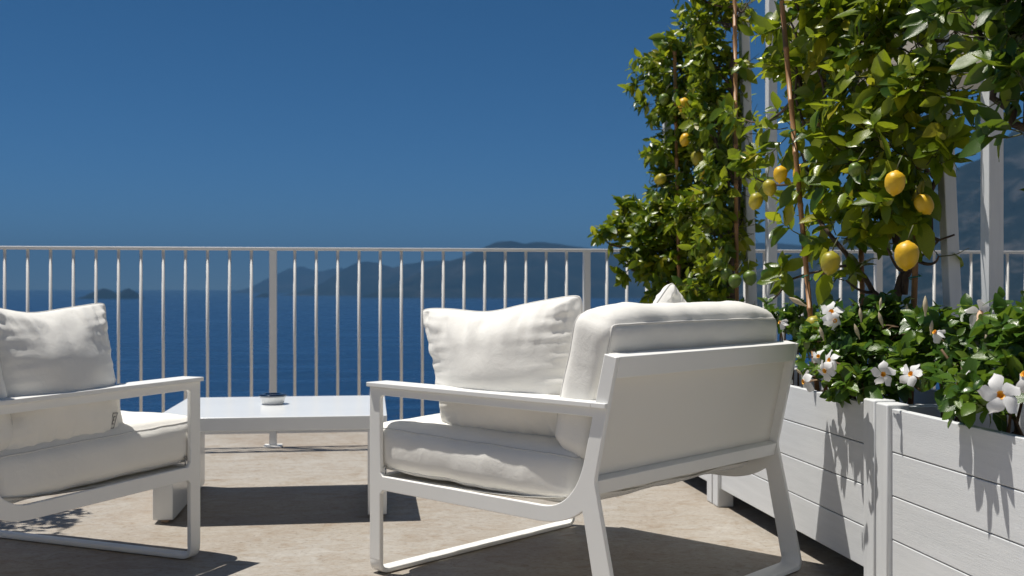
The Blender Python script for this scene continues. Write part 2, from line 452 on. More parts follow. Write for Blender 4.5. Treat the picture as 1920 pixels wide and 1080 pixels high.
# ------------------------------------------------------------------ railing
rail = empty('railing', 'long white metal balustrade with slim upright bars along the sea edge', 'railing', RAIL0, RZ)
RT = 1.128; SP = 0.1202
def bar_mesh(name, r, z0, z1, n=8):
    b = MB(); b.tube([(0, 0, z0), (0, 0, z1)], r, n); return b.mesh(name, M_RAIL, True)
bal = bar_mesh('baluster', 0.0085, 0.104, RT - 0.017)
pb = MB(); pb.box(-0.02, 0.02, -0.02, 0.02, 0.012, RT - 0.017); post_me = pb.mesh('post', M_RAIL, bevel=0.003)
pp = MB(); pp.box(-0.05, 0.05, -0.05, 0.05, 0.0005, 0.012); plate_me = pp.mesh('base_plate', M_RAIL, bevel=0.002)
for kk in range(-27, 47):
    if kk % 15 == 0:
        po = obj('post', post_me, rail, Matrix.Translation((kk * SP, 0, 0)))
        obj('base_plate', plate_me, po)
    else:
        obj('baluster', bal, rail, Matrix.Translation((kk * SP, 0, 0)))
tb = MB(); tb.box(-27.4 * SP, 46.4 * SP, -0.025, 0.025, RT - 0.0165, RT); obj('top_rail', tb.mesh('top_rail', M_RAIL, bevel=0.003), rail)
for a, b_ in ((-27.4, -15), (-15, 0), (0, 15), (15, 30), (30, 45), (45, 46.4)):
    lb = MB(); lb.box(a * SP + 0.021, b_ * SP - 0.021, -0.016, 0.016, 0.079, 0.1035)
    obj('bottom_rail', lb.mesh('bottom_rail', M_RAIL, bevel=0.002), rail)

# ------------------------------------------------------------------ armchairs
W = 0.965; A = 0.602; HW = W / 2
def curve_plate(name, loops, thick, mat, bev=0.0025):
    """flat plate cut to an outline in (y, z), with holes, thick in x (centred on x = 0)"""
    cu = bpy.data.curves.new(name, 'CURVE'); cu.dimensions = '2D'; cu.fill_mode = 'BOTH'
    cu.extrude = thick / 2 - bev; cu.bevel_depth = bev; cu.bevel_resolution = 2; cu.offset = -bev
    for lp in loops:
        sp = cu.splines.new('POLY'); sp.points.add(len(lp) - 1); sp.use_cyclic_u = True
        for i, (y, z) in enumerate(lp):
            sp.points[i].co = (y, z, 0, 1)
    tmp = bpy.data.objects.new(name + '_tmp', cu); COL.objects.link(tmp)
    dg = bpy.context.evaluated_depsgraph_get()
    me = bpy.data.meshes.new_from_object(tmp.evaluated_get(dg))
    bpy.data.objects.remove(tmp); bpy.data.curves.remove(cu)
    me.transform(Matrix(((0, 0, 1, 0), (1, 0, 0, 0), (0, 1, 0, 0), (0, 0, 0, 1))))
    me.materials.clear(); me.materials.append(mat); me.name = name
    me.polygons.foreach_set('use_smooth', [True] * len(me.polygons))
    me.set_sharp_from_angle(angle=math.radians(40))
    for pg in me.polygons:
        pg.use_smooth = abs(pg.normal.x) < 0.999
    return me

def bez(p0, p1, p2, n=10):
    return [((1 - t) ** 2 * p0[0] + 2 * t * (1 - t) * p1[0] + t * t * p2[0], (1 - t) ** 2 * p0[1] + 2 * t * (1 - t) * p1[1] + t * t * p2[1]) for t in [i / n for i in range(n + 1)]]

PD = Vector((0, 0.07, 0.325)).normalized()        # the way the back posts lean
PN = Vector((0, PD.z, -PD.y))                      # rearwards, square to that
def chair(label, loc, rz):
    c = empty('armchair', label, 'armchair', loc, rz, 'white metal armchairs')
    if not hasattr(chair, 'me'):
        outer = [(0, 0.046), (0, 0.588), (0.899, 0.588), (0.932, 0.728), (0.971, 0.720), (0.902, 0.405), (0.9015, 0.388), (0.9784, 0.046), (0.9124, 0.046), (0.862, 0.300)]
        outer += bez((0.858, 0.312), (0.80, 0.267), (0.70, 0.267), 9) + [(0.062, 0.267), (0.05, 0.255), (0.05, 0.046)]
        hole = [(0.05, 0.555), (0.058, 0.563), (0.8925, 0.563), (0.8905, 0.553), (0.868, 0.458)] + bez((0.868, 0.458), (0.835, 0.311), (0.715, 0.311), 12) + [(0.062, 0.311), (0.05, 0.323)]
        d = {}
        d['side_frame'] = curve_plate('side_frame', [outer, hole], 0.015, M_METAL)
        b = MB()                                   # arm plate of the side at x = +HW, overhanging outwards
        b.box(HW - 0.075, HW + 0.012, -0.003, 0.896, 0.5883, A)
        b.box(HW + 0.0005, HW + 0.012, 0.8962, 0.944, 0.5883, A)
        d['armrest'] = b.mesh('armrest', M_METAL, bevel=0.002)
        def ubar(name, y0, y1, dy, ztop):
            r0 = 0.035; th = 0.0142; pts_o = []; pts_i = []
            for s in (1, -1):
                seq = [math.radians(a) for a in range(0, 91, 15)]
                hw = HW - 0.0004
                o = [(s * (hw - r0 + r0 * math.cos(a)), r0 - r0 * math.sin(a)) for a in seq]
                i = [(s * (hw - r0 + (r0 - th) * math.cos(a)), r0 - (r0 - th) * math.sin(a)) for a in seq]
                o = [(s * hw, ztop)] + o; i = [(s * (hw - th), ztop)] + i
                if s < 0:
                    o.reverse(); i.reverse()
                pts_o += o; pts_i += i
            V = []; Fq = []; n = len(pts_o)
            for (yy) in (y0, y1):
                for (x, z) in pts_o: V.append((x, yy + dy * (z / ztop), z + 0.003))
                for (x, z) in pts_i: V.append((x, yy + dy * (z / ztop), z + 0.003))
            for q in range(n - 1):
                Fq += [(q, q + 1, 2 * n + q + 1, 2 * n + q), (n + q + 1, n + q, 3 * n + q, 3 * n + q + 1), (q + 1, q, n + q, n + q + 1), (2 * n + q, 2 * n + q + 1, 3 * n + q + 1, 3 * n + q)]
            mb = MB(); mb.add(V, Fq)
            return mb.mesh(name, M_METAL, True, bevel=0.002, seg=1, angle=60)
        d['front_floor_bar'] = ubar('floor_bar', 0.0004, 0.0496, 0.0, 0.0465)
        d['rear_floor_bar'] = ubar('floor_bar', 0.922, 0.988, -0.0105, 0.0465)
        fp = MB()
        for s in (-1, 1):
            fp.box(s * (HW - 0.1) - 0.03, s * (HW - 0.1) + 0.03, 0.012, 0.038, 0.0002, 0.0028)
        d['glide'] = fp.mesh('glide', M_TUBE)
        fr = Matrix.Translation((0, 0.9015, 0.396)) @ Matrix(((1, 0, 0, 0), (0, PN.y, PD.y, 0), (0, PN.z, PD.z, 0), (0, 0, 0, 1)))
        L = 0.3325
        b = MB(); b.box(-HW + 0.0158, HW - 0.0158, -0.040, -0.001, L - 0.058, L, fr); d['top_rail'] = b.mesh('top_rail', M_METAL, bevel=0.0025)
        b = MB(); b.box(-HW + 0.0158, HW - 0.0158, -0.040, -0.001, -0.040, 0.0, fr); d['lower_rail'] = b.mesh('lower_rail', M_METAL, bevel=0.0025)
        b = MB(); b.box(-HW + 0.0158, HW - 0.0158, -0.034, -0.030, 0.0008, L - 0.0588, fr); d['back_panel'] = b.mesh('back_panel', M_MESH)
        b = MB(); b.box(-HW + 0.0158, HW - 0.0158, 0.004, 0.044, 0.268, 0.309); d['front_rail'] = b.mesh('front_rail', M_METAL, bevel=0.0025)
        nxx, nyy = 14, 14; V = []; 
        for j in range(nyy + 1):
            for i in range(nxx + 1):
                u = i / nxx; v = j / nyy
                V.append(((-HW + 0.0158) + u * (W - 0.0316), 0.046 + v * 0.79, 0.306 - 0.010 * (4 * u * (1 - u)) ** 0.6 * (0.35 + 0.65 * v) + 0.003 * math.sin(u * 19 + v * 3) + 0.042 * v ** 4))
        Fq = [(j * (nxx + 1) + i, j * (nxx + 1) + i + 1, (j + 1) * (nxx + 1) + i + 1, (j + 1) * (nxx + 1) + i) for j in range(nyy) for i in range(nxx)]
        n0 = len(V); V += [(x, y, z - 0.003) for x, y, z in V]; Fq += [tuple(n0 + q for q in reversed(fq)) for fq in Fq]
        d['seat_sling'] = mesh_of('seat_sling', V, Fq, M_MESH, True)
        chair.me = d
    d = chair.me
    for s in (1, -1):
        obj('side_frame', d['side_frame'], c, Matrix.Translation((s * (HW - 0.0075), 0, 0)))
        obj('armrest', d['armrest'], c, Matrix.Identity(4) if s > 0 else Matrix.Scale(-1, 4, (1, 0, 0)))
    for key, nm in (('front_floor_bar', 'floor_bar'), ('rear_floor_bar', 'floor_bar'), ('top_rail', 'top_rail'), ('lower_rail', 'lower_rail'), ('back_panel', 'back_panel'), ('front_rail', 'front_rail'), ('seat_sling', 'seat_sling')):
        obj(nm, d[key], c)
    for yy in (0.0, 0.93):
        obj('glide', d['glide'], c, Matrix.Translation((0, yy, 0)))
    return c

TH = 0.827
CR_RZ = TH + math.pi
cR = Vector((-0.449 + math.cos(TH) * HW, 3.408 + math.sin(TH) * HW, 0))
AL = math.radians(22.3)
CL_RZ = math.pi - AL
cL = Vector((-1.037 - math.cos(AL) * HW, 3.60 + math.sin(AL) * HW, 0))
chair('white metal armchair on the right, its cream back panel turned to the camera', cR, CR_RZ)
chair('white metal armchair cut off by the left edge, turned towards the low table', cL, CL_RZ)
MR = Matrix.Translation(cR) @ Matrix.Rotation(CR_RZ, 4, 'Z')
ML = Matrix.Translation(cL) @ Matrix.Rotation(CL_RZ, 4, 'Z')

# ------------------------------------------------------------------ cushions
def soft_box(hx, hy, hz_, r, res, puff, wr, seed, sag=0.0, flat=0.12):
    """a stuffed box cushion: rounded box whose faces bulge, with wrinkles running from the seams"""
    n = [max(6, int(h / res)) for h in (hx, hy, hz_)]
    vid = {}; V = []; Fq = []
    def vert(a, b, c):
        key = (a, b, c)
        if key not in vid:
            u = Vector((2 * a / n[0] - 1, 2 * b / n[1] - 1, 2 * c / n[2] - 1))
            q = Vector((u.x * hx, u.y * hy, u.z * hz_))
            qi = Vector((max(-hx + r, min(hx - r, q.x)), max(-hy + r, min(hy - r, q.y)), max(-hz_ + r, min(hz_ - r, q.z))))
            dv = q - qi
            nn = dv.normalized() if dv.length > 1e-9 else Vector((0, 0, 1))
            p = qi + nn * r
            if a in (0, n[0]): ex = 1
            bulge = Vector((u.x * (1 - u.y ** 2) * (1 - u.z ** 2) * puff[0], u.y * (1 - abs(u.x) ** 7) * (1 - u.z ** 2) * puff[1], 0))
            zz = (1 - abs(u.x) ** 3) * (1 - u.y ** 2)
            bulge.z = u.z * zz ** 0.75 * puff[2] * (1.0 if (u.z > 0 or hz_ > hy) else flat)
            p = p + bulge
            edge = max(abs(u.x), abs(u.y)) ** 6
            w1 = noise.noise(Vector((p.x * 9, p.y * 9, p.z * 6 + seed)))
            w2 = noise.noise(Vector((p.x * 30, p.y * 30, p.z * 12 + seed * 2)))
            w3 = noise.noise(Vector((p.x * 5 + p.y * 3, p.y * 17 - p.x * 8, p.z * 9 + seed * 3)))
            p = p + nn * (wr * (0.9 * w1 + 0.30 * w2 * (0.3 + edge) + 0.5 * w3))
            p.z -= sag * (1 - u.x ** 2) * (1 - u.y ** 2)
            vid[key] = len(V); V.append(p)
        return vid[key]
    for c0 in (0, n[2]):
        for a in range(n[0]):
            for b in range(n[1]):
                q = (vert(a, b, c0), vert(a + 1, b, c0), vert(a + 1, b + 1, c0), vert(a, b + 1, c0)); Fq.append(q if c0 else q[::-1])
    for a0 in (0, n[0]):
        for b in range(n[1]):
            for c in range(n[2]):
                q = (vert(a0, b, c), vert(a0, b + 1, c), vert(a0, b + 1, c + 1), vert(a0, b, c + 1)); Fq.append(q if a0 else q[::-1])
    for b0 in (0, n[1]):
        for a in range(n[0]):
            for c in range(n[2]):
                q = (vert(a, b0, c), vert(a + 1, b0, c), vert(a + 1, b0, c + 1), vert(a, b0, c + 1)); Fq.append(q[::-1] if b0 else q)
    return V, Fq, n, vid

def seam(V, n, vid, r, hx, hy, hz_, top=True, rad=0.0032):
    """piping that follows the cushion's own surface along the rim of its top or bottom face"""
    ia = ib = 0
    c = n[2] if top else 0
    path = [(a, ib) for a in range(ia, n[0] - ia)] + [(n[0] - ia, b) for b in range(ib, n[1] - ib)] + [(a, n[1] - ib) for a in range(n[0] - ia, ia, -1)] + [(ia, b) for b in range(n[1] - ib, ib, -1)]
    pts = [V[vid[(a, b, c)]].copy() for a, b in path]
    out = []
    m = len(pts)
    for i in range(m):
        out.append((pts[i - 1] + pts[i] * 2 + pts[(i + 1) % m]) / 4)
    out.append(out[0].copy())
    b = MB(); b.tube(out, rad, 6, False)
    return b.mesh('piping', M_PIPE, True)

def zip_pull(parent, at, rz=0.0):
    b = MB(); b.box(-0.002, 0.002, -0.0015, 0.0015, -0.026, -0.004); b.tube([(0, -0.003, 0), (0, 0.003, 0)], 0.005, 8)
    return obj('zip_pull', b.mesh('zip_pull', M_ZIP, bevel=0.0008, seg=1), parent, Matrix.Translation(at) @ Matrix.Rotation(rz, 4, 'Y'))

def box_cushion(name, label, cat, Mw, h, r, puff, wr, seed, sag=0.0, zips=None, res=0.0085, group=None):
    V, Fq, n, vid = soft_box(*h, r, res, puff, wr, seed, sag)
    me = mesh_of(name, V, Fq, M_CANVAS, True)
    o = obj(name, me, None, Mw, label=label, category=cat, group=group)
    obj('piping', seam(V, n, vid, r, *h), o); obj('piping', seam(V, n, vid, r, *h, top=False), o)
    if zips:
        zip_pull(o, zips)
    return o

def seat_cushion(Mc, label, seed, side):
    # rests on the sling; local frame of the chair: x across, y from front to back
    hx, hy, hz_ = HW - 0.024, 0.432, 0.074
    m = Mc @ Matrix.Translation((0, 0.388, 0.388)) @ Matrix.Rotation(-0.012, 4, 'X')
    return box_cushion('seat_cushion', label, 'cushion', m, (hx, hy, hz_), 0.043, (0.012, 0.026, 0.034), 0.0042, seed, zips=(side * (hx + 0.006), -hy + 0.10, -0.052), group='seat cushions of the armchairs')
seat_cushion(MR, 'thick off white seat cushion on the right armchair', 2.0, 1)
seat_cushion(ML, 'thick off white seat cushion on the left armchair', 11.0, -1)

def back_cushion(Mc, label, seed):
    # stands on the seat cushion and leans on the back panel; local x across, y up the back, z towards the sitter
    hx, hy, hz_ = HW - 0.032, 0.194, 0.076
    up = Vector((0, PD.y * 1.05, PD.z)).normalized(); nz = Vector((0, -up.z, up.y))
    ctr = Vector((0, 0.824, 0.640))
    m = Mc @ Matrix(((1, 0, 0, ctr.x), (0, up.y, nz.y, ctr.y), (0, up.z, nz.z, ctr.z), (0, 0, 0, 1)))
    return box_cushion('back_cushion', label, 'cushion', m, (hx, hy, hz_), 0.046, (0.006, 0.024, 0.016), 0.0052, seed, res=0.0075, group='back cushions of the armchairs')
back_cushion(MR, 'plump off white back cushion rising above the cream back of the right armchair', 5.0)
back_cushion(ML, 'off white back cushion at the left picture edge on the left armchair', 17.0)

def throw_pillow(label, Mw, hx, hy, T, seed, dip=0.02, tag=None, zipat=None, n=72, ear=0.10, shear=0.0):
    def pt(u, v, s):
        x = hx * u * (1 - ear * (1 - v * v) ** 1.0); y = hy * v * (1 - ear * 0.8 * (1 - u * u))
        # corners a little rounded
        x += shear * y
        cr = (abs(u) ** 10) * (abs(v) ** 10)
        x *= 1 - 0.05 * cr; y *= 1 - 0.05 * cr
        t = T * ((1 - u ** 2) * (1 - v ** 2)) ** 0.55
        y -= dip * max(0, v) ** 2 * math.exp(-((u + 0.12) / 0.35) ** 2)
        wx = noise.noise(Vector((u * 11, v * 2.2, seed))); wy = noise.noise(Vector((u * 2.2, v * 11, seed + 9)))
        big = noise.noise(Vector((u * 2.1, v * 2.1, seed + 20 + s)))
        ev = abs(v) ** 3 * (1 - abs(v) ** 12); eu = abs(u) ** 3 * (1 - abs(u) ** 12)
        wx2 = noise.noise(Vector((u * 24, v * 3.0, seed + 51)))
        w = (0.030 * wx + 0.014 * wx2) * ev * (1 if v > 0 else 0.55) + 0.016 * wy * eu + 0.012 * big * (1 - abs(u) ** 4) * (1 - abs(v) ** 4)
        # diagonal folds running in from the corners
        dg = abs(abs(u) - abs(v)); rr = math.hypot(u, v)
        w += 0.008 * math.exp(-(dg / 0.10) ** 2) * max(0, rr - 0.65) * noise.noise(Vector((u * 14, v * 14, seed + 4)))
        z = s * (t + w * min(1, t / 0.02)) 
        bend = 0.03 * (v * v - 0.3) * noise.noise(Vector((u * 1.2, 3.3, seed)))
        edgewave = 0.006 * noise.noise(Vector((u * 6, v * 6, seed + 31)))
        return Vector((x + edgewave * eu, y + edgewave * ev, z + bend))
    V = []; Fq = []; ids = {}
    def vid(i, j, s):
        rim = i in (0, n) or j in (0, n)
        key = (i, j, 0 if rim else s)
        if key not in ids:
            u = math.sin((2 * i / n - 1) * math.pi / 2); v = math.sin((2 * j / n - 1) * math.pi / 2)
            ids[key] = len(V); V.append(pt(u, v, s))
        return ids[key]
    for s in (1, -1):
        for i in range(n):
            for j in range(n):
                q = (vid(i, j, s), vid(i + 1, j, s), vid(i + 1, j + 1, s), vid(i, j + 1, s)); Fq.append(q if s > 0 else q[::-1])
    me = mesh_of('throw_pillow', V, Fq, M_CANVAS, True)
    o = obj('throw_pillow', me, None, Mw, label=label, category='pillow', group='off white throw pillows')
    rim = [(i, 0) for i in range(n)] + [(n, j) for j in range(n)] + [(i, n) for i in range(n, 0, -1)] + [(0, j) for j in range(n, 0, -1)]
    pts = [V[ids[(i, j, 0)]] for i, j in rim]; pts.append(pts[0])
    b = MB(); b.tube(pts, 0.0028, 6, False); obj('piping', b.mesh('piping', M_PIPE, True), o)
    if tag:
        u, v, s = tag
        p = pt(u, v, s); du = (pt(u + 0.02, v, s) - p).normalized(); dv = (pt(u, v + 0.02, s) - p).normalized(); nn = du.cross(dv).normalized() * s
        nn = nn if nn.length else Vector((0, 0, 1)); dv = nn.cross(du)
        mt = Matrix((( du.x, dv.x, nn.x, p.x + nn.x * .003), (du.y, dv.y, nn.y, p.y + nn.y * .003), (du.z, dv.z, nn.z, p.z + nn.z * .003), (0, 0, 0, 1)))
        tb_ = MB(); tb_.box(-0.011, 0.011, -0.026, 0.026, -0.001, 0.001); tg = obj('care_tag', tb_.mesh('care_tag', M_TAGW), o, mt)
        fr = MB()
        for (x0, x1, y0, y1) in ((-0.0105, -0.0085, -0.025, 0.025), (0.0085, 0.0105, -0.025, 0.025), (-0.0085, 0.0085, 0.023, 0.025), (-0.0085, 0.0085, -0.025, -0.023), (-0.004, -0.001, -0.012, 0.014), (-0.001, 0.005, 0.011, 0.014), (-0.001, 0.003, 0.0, 0.003), (-0.001, 0.005, -0.012, -0.009)):
            fr.box(x0, x1, y0, y1, 0.0012, 0.0018)
        obj('tag_print', fr.mesh('tag_print', M_TAG), tg)
    if zipat:
        zip_pull(o, V[ids[(zipat[0], zipat[1], 0)]], 0.9)
    return o

def frame(ctr, ax, up):
    ax = Vector(ax).normalized(); up = Vector(up); up = (up - ax * up.dot(ax)).normalized(); n = ax.cross(up)
    return Matrix(((ax.x, up.x, n.x, ctr[0]), (ax.y, up.y, n.y, ctr[1]), (ax.z, up.z, n.z, ctr[2]), (0, 0, 0, 1)))
# right chair, chair frame: the near side is x = +HW.  Pillow leans outwards on the near arm
throw_pillow('slouching off white throw pillow on the right armchair, leaning on its near arm',
             MR @ frame((HW - 0.145, 0.462, 0.648), (-0.02, 1, 0.075), (0.07, -0.08, 1)), 0.328, 0.214, 0.108, 1.3, 0.014, zipat=(2, 0), shear=-0.10)
throw_pillow('off white throw pillow with only its tip peeping over the right back cushion',
             MR @ frame((-0.12, 0.700, 0.644), (0.72, 0.06, 0.66), (-0.70, 0.16, 0.74)), 0.20, 0.20, 0.10, 6.1, 0.0, ear=0.0)
throw_pillow('off white throw pillow with a small tag on its lower corner, on the left armchair',
             ML @ frame((-HW + 0.115, 0.528, 0.636), (0.03, -1, -0.01), (0.17, 0.06, 1)), 0.275, 0.226, 0.100, 8.4, 0.01, tag=(0.66, -0.70, 1), ear=0.13, shear=-0.035)

# ------------------------------------------------------------------ low table and ashtray
TT = 0.4025
FR = Vector((-0.487, 4.215, 0))
TW, TD = 0.885, 0.80
tbl = empty('low_table', 'low square white lacquered coffee table between the two armchairs', 'table', FR - E1 * TW / 2 + E2 * TD / 2, RZ)
b = MB(); b.box(-TW / 2, TW / 2, -TD / 2, TD / 2, TT - 0.055, TT); obj('table_top', b.mesh('table_top', M_TABLE, bevel=0.004, seg=3), tbl)
for s in (-1, 1):
    x0, x1 = sorted((s * (TW / 2 - 0.001), s * (TW / 2 - 0.075)))
    lp_o = [(-TD / 2 + 0.001, 0.03), (-TD / 2 + 0.001, TT - 0.0555), (TD / 2 - 0.001, TT - 0.0555), (TD / 2 - 0.001, 0.03)] + [(TD / 2 - 0.006, 0.016), (TD / 2 - 0.02, 0.012), (-TD / 2 + 0.02, 0.012), (-TD / 2 + 0.006, 0.016)]
    lp_h = [(-TD / 2 + 0.07, 0.265), (-TD / 2 + 0.06, 0.275), (-TD / 2 + 0.06, 0.322), (-TD / 2 + 0.07, 0.332), (TD / 2 - 0.07, 0.332), (TD / 2 - 0.06, 0.322), (TD / 2 - 0.06, 0.275), (TD / 2 - 0.07, 0.265)]
    leg = obj('leg', curve_plate('leg', [lp_o, lp_h], 0.074, M_TABLE, 0.003), tbl, Matrix.Translation((s * (TW / 2 - 0.038), 0, 0)))
    for yy in (-TD / 2 + 0.05, TD / 2 - 0.05):
        g = MB(); g.lathe([(0.0, 0.0003), (0.014, 0.0003), (0.014, 0.0118), (0.0, 0.0118)], 12)
        obj('foot', g.mesh('foot', M_TUBE), leg, Matrix.Translation((0, yy, 0)))

ash = empty('ashtray', 'small round white ashtray with a polished steel lid on the low table', 'ashtray', (-1.022, 4.62, TT))
b = MB(); b.lathe([(0.0, 0.0004), (0.042, 0.0004), (0.046, 0.004), (0.054, 0.030), (0.055, 0.034), (0.050, 0.034), (0.044, 0.010), (0.0, 0.008)], 40); obj('bowl', b.mesh('bowl', M_CERAMIC, True), ash)
b = MB(); b.lathe([(0.046, 0.0345), (0.058, 0.0345), (0.0595, 0.037), (0.058, 0.0405), (0.050, 0.0435), (0.040, 0.0445), (0.034, 0.040), (0.0, 0.037)], 40); obj('lid', b.mesh('lid', M_LID, True), ash)

# ------------------------------------------------------------------ planters
U = Vector((0.144, -0.9896, 0)).normalized()       # along the planter row, towards the camera
N = Vector((-U.y, U.x, 0))                          # into the planter
J_CA = Vector((0.836, 4.495, 0))
PLEN = 1.42; PW = 0.46; PZ = 0.56
URZ = math.atan2(U.y, U.x)
def planter(label, start, lift=0.0):
    # local x along the row (towards the camera), y into the planter
    p = empty('planter_box', label, 'planter', start, URZ, 'white board planter boxes')
    g = 0.0028; hb = (PZ - 0.075 - 3 * g) / 4; e = 0.004
    ps = 0.068
    for i in range(4):
        z0 = 0.075 + i * (hb + g)
        for y0 in (0.010, PW - 0.034):
            b = MB(); b.box(ps - 0.01 + e, PLEN - ps + 0.01 - e, y0, y0 + 0.024, z0, z0 + hb); obj('board', b.mesh('board', M_BOARDX, bevel=0.0022, seg=2), p)
        for x0 in (0.012, PLEN - 0.036):
            b = MB(); b.box(x0, x0 + 0.024, ps - 0.01 + e, PW - ps + 0.01 - e, z0, z0 + hb); obj('board', b.mesh('board', M_BOARD, bevel=0.0022, seg=2), p)
    for x0 in (e, PLEN - ps - e):
        for y0 in (-0.004, PW - ps + 0.004):
            b = MB()
            b.box(x0, x0 + ps, y0, y0 + ps, 0.0005, PZ + 0.012 + lift)
            obj('corner_post', b.mesh('corner_post', M_POST, bevel=0.005, seg=2), p)
    nx, ny = 60, 22
    sx0, sx1, sy0, sy1 = 0.040, PLEN - 0.040, 0.0355, PW - 0.036
    V = [(sx0 + (sx1 - sx0) * i / nx, sy0 + (sy1 - sy0) * j / ny, 0.475 + 0.022 * noise.noise(Vector((i * 0.45, j * 0.45, start.y * 7))) + 0.014 * noise.noise(Vector((i * 1.7, j * 1.7, 2)))) for j in range(ny + 1) for i in range(nx + 1)]
    Fq = [(j * (nx + 1) + i, j * (nx + 1) + i + 1, (j + 1) * (nx + 1) + i + 1, (j + 1) * (nx + 1) + i) for j in range(ny) for i in range(nx)]
    obj('soil', mesh_of('soil', V, Fq, M_SOIL, True), p)
    return p
M_BOARDX = painted_wood('white_painted_long_board', (0.55, 8, 8))
PC = J_CA - U * PLEN; PB = J_CA + U * PLEN
planter('white board planter box behind the right armchair, the one nearest the railing', PC, -0.004)
planter('white board planter box directly right of the right armchair, full of white flowered climbers', J_CA, 0.004)
planter('white board planter box at the right picture edge, nearest the camera', PB)

# trellis posts
POSTS = []
def trellis(label, px, Y, s=0.042, lean=0.0, top=2.24, base=0.45, clear=True):
    o = P(px, 541, Y); o.z = base
    b = MB(); b.box(-s / 2, s / 2, -s / 2, s / 2, 0, top - base)
    me = b.mesh('trellis_post', M_POST, bevel=0.003)
    m = Matrix.Translation(o) @ Matrix.Rotation(URZ, 4, 'Z') @ Matrix.Shear('XY', 4, (-lean, 0))
    me.transform(Matrix.Rotation(URZ, 4, 'Z') @ Matrix.Shear('XY', 4, (-lean, 0)))
    if clear: POSTS.append((o.x, o.y))
    ob = obj('trellis_post', me, None, Matrix.Translation(o), label=label, category='post', group='white trellis posts in the planters')
    return ob
trellis('thick white upright trellis post nearest the right picture edge', 1860, 3.14, 0.046)
trellis('leaning white trellis post just left of the thickest one, in front of the mountain', 1797, 3.40, 0.042, 0.085)
trellis('upright white trellis post right of the dense far lemon tree', 1446, 4.85, 0.042)
trellis('leaning white trellis post at the right edge of the dense far lemon tree', 1413, 5.02, 0.042, 0.075)
trellis('white trellis post hidden in leaves, farthest left, with its flat top showing', 1250, 5.80, 0.038, 0, 2.15, clear=False)
trellis('slim white trellis post deep in the leaves of the far lemon tree', 1320, 5.62, 0.036, 0.03, 2.10, clear=False)

# ------------------------------------------------------------------ leaves
def leaf_variants(kind, count, seed):
    r = random.Random(seed); out = []
    st = [0.0, 0.18, 0.42, 0.70, 0.90, 1.0]
    wd = {'lemon': [0.03, 0.15, 0.235, 0.19, 0.085, 0.006], 'round': [0.04, 0.21, 0.30, 0.25, 0.12, 0.01]}[kind]
    for c in range(count):
        V = []; fold = r.uniform(0.15, 0.5); droop = r.uniform(0.05, 0.35); twist = r.uniform(-0.5, 0.5); wav = r.uniform(0.0, 0.03); ph = r.uniform(0, 6)
        for i, s in enumerate(st):
            w = wd[i]
            zc = -droop * s * s; yc = s * (1 - 0.12 * droop)
            for side in (-1, 0, 1):
                zz = zc + abs(side) * w * fold + (wav * math.sin(s * 11 + ph + side) if side else 0)
                x = side * w
                a = twist * s
                V.append((x * math.cos(a) - 0 * math.sin(a), yc, zz + x * math.sin(a)))
        out.append(np.array(V))
    Fq = np.array([(i * 3 + j, i * 3 + j + 1, (i + 1) * 3 + j + 1, (i + 1) * 3 + j) for i in range(5) for j in range(2)])
    return out, Fq
LV, LF = leaf_variants('lemon', 6, 3)
RV, RF = leaf_variants('round', 6, 4)

def basis(d, nrm):
    """leaf frame: y along the leaf, z its upper side"""
    d = d / np.linalg.norm(d); nrm = nrm - d * (nrm @ d); l = np.linalg.norm(nrm)
    if l < 1e-4:
        nrm = np.array([d[1], -d[0], 0.01]); l = np.linalg.norm(nrm)
    nrm = nrm / l; x = np.cross(d, nrm)
    return np.stack([x, d, nrm], 1)

def in_view(p):
    if p[1] < 0.3: return None
    px = 960 + F * p[0] / p[1]; py = 541 - F * (p[2] - H) / p[1]
    return (px, py) if -20 < px < 1940 and -20 < py < 1100 else None

def add_leaves(root, leaves, VV, FF, mat, stem, limit=295):
    """the leaves that show largest become parts one by one, the others one part"""
    leaves = [l for l in leaves if not any((l[2][0] - a) ** 2 + (l[2][1] - b) ** 2 < 0.11 ** 2 and random.random() < 0.85 for a, b in POSTS)]
    best = {}
    for i, (var, R, t, sc) in enumerate(leaves):
        c = t + R[:, 1] * 0.5
        q = in_view(c)
        if q is None: continue
        cell = (int(q[0] // 16), int(q[1] // 16)); dist = c[1]
        facing = abs(R[:, 2] @ (np.array([0, 0, H]) - c)) / (np.linalg.norm(R[:, 2]) * np.linalg.norm(c) + 1e-9)
        score = sc / dist * (0.35 + facing)
        if cell not in best or dist - 0.0 < best[cell][1] - 0.04 or (abs(dist - best[cell][1]) <= 0.04 and score > best[cell][2]):
            best[cell] = (i, dist, score)
    order = sorted(best.values(), key=lambda x: -x[2])
    single = set(x[0] for x in order[:limit])
    meshes = [mesh_of('leaf', v, FF, mat, True) for v in VV]
    inv = np.array(root.matrix_world.translation) if False else np.array(root.location)
    rest = []
    for i, (var, R, t, sc) in enumerate(leaves):
        if i in single:
            m = Matrix(((R[0, 0], R[0, 1], R[0, 2], t[0] - inv[0]), (R[1, 0], R[1, 1], R[1, 2], t[1] - inv[1]), (R[2, 0], R[2, 1], R[2, 2], t[2] - inv[2]), (0, 0, 0, 1)))
            obj('leaf', meshes[var], root, m)
        else:
            rest.append((var, R, t - inv))
    if rest:
        obj('crown', tile_mesh('crown', VV, FF, None, rest, mat), root, None, kind='stuff')
    if stem.v:
        obj('twigs', mesh_of('twigs', [Vector(v) - Vector(inv) for v in stem.v], stem.f, M_TWIG, True), root, None, kind='stuff')

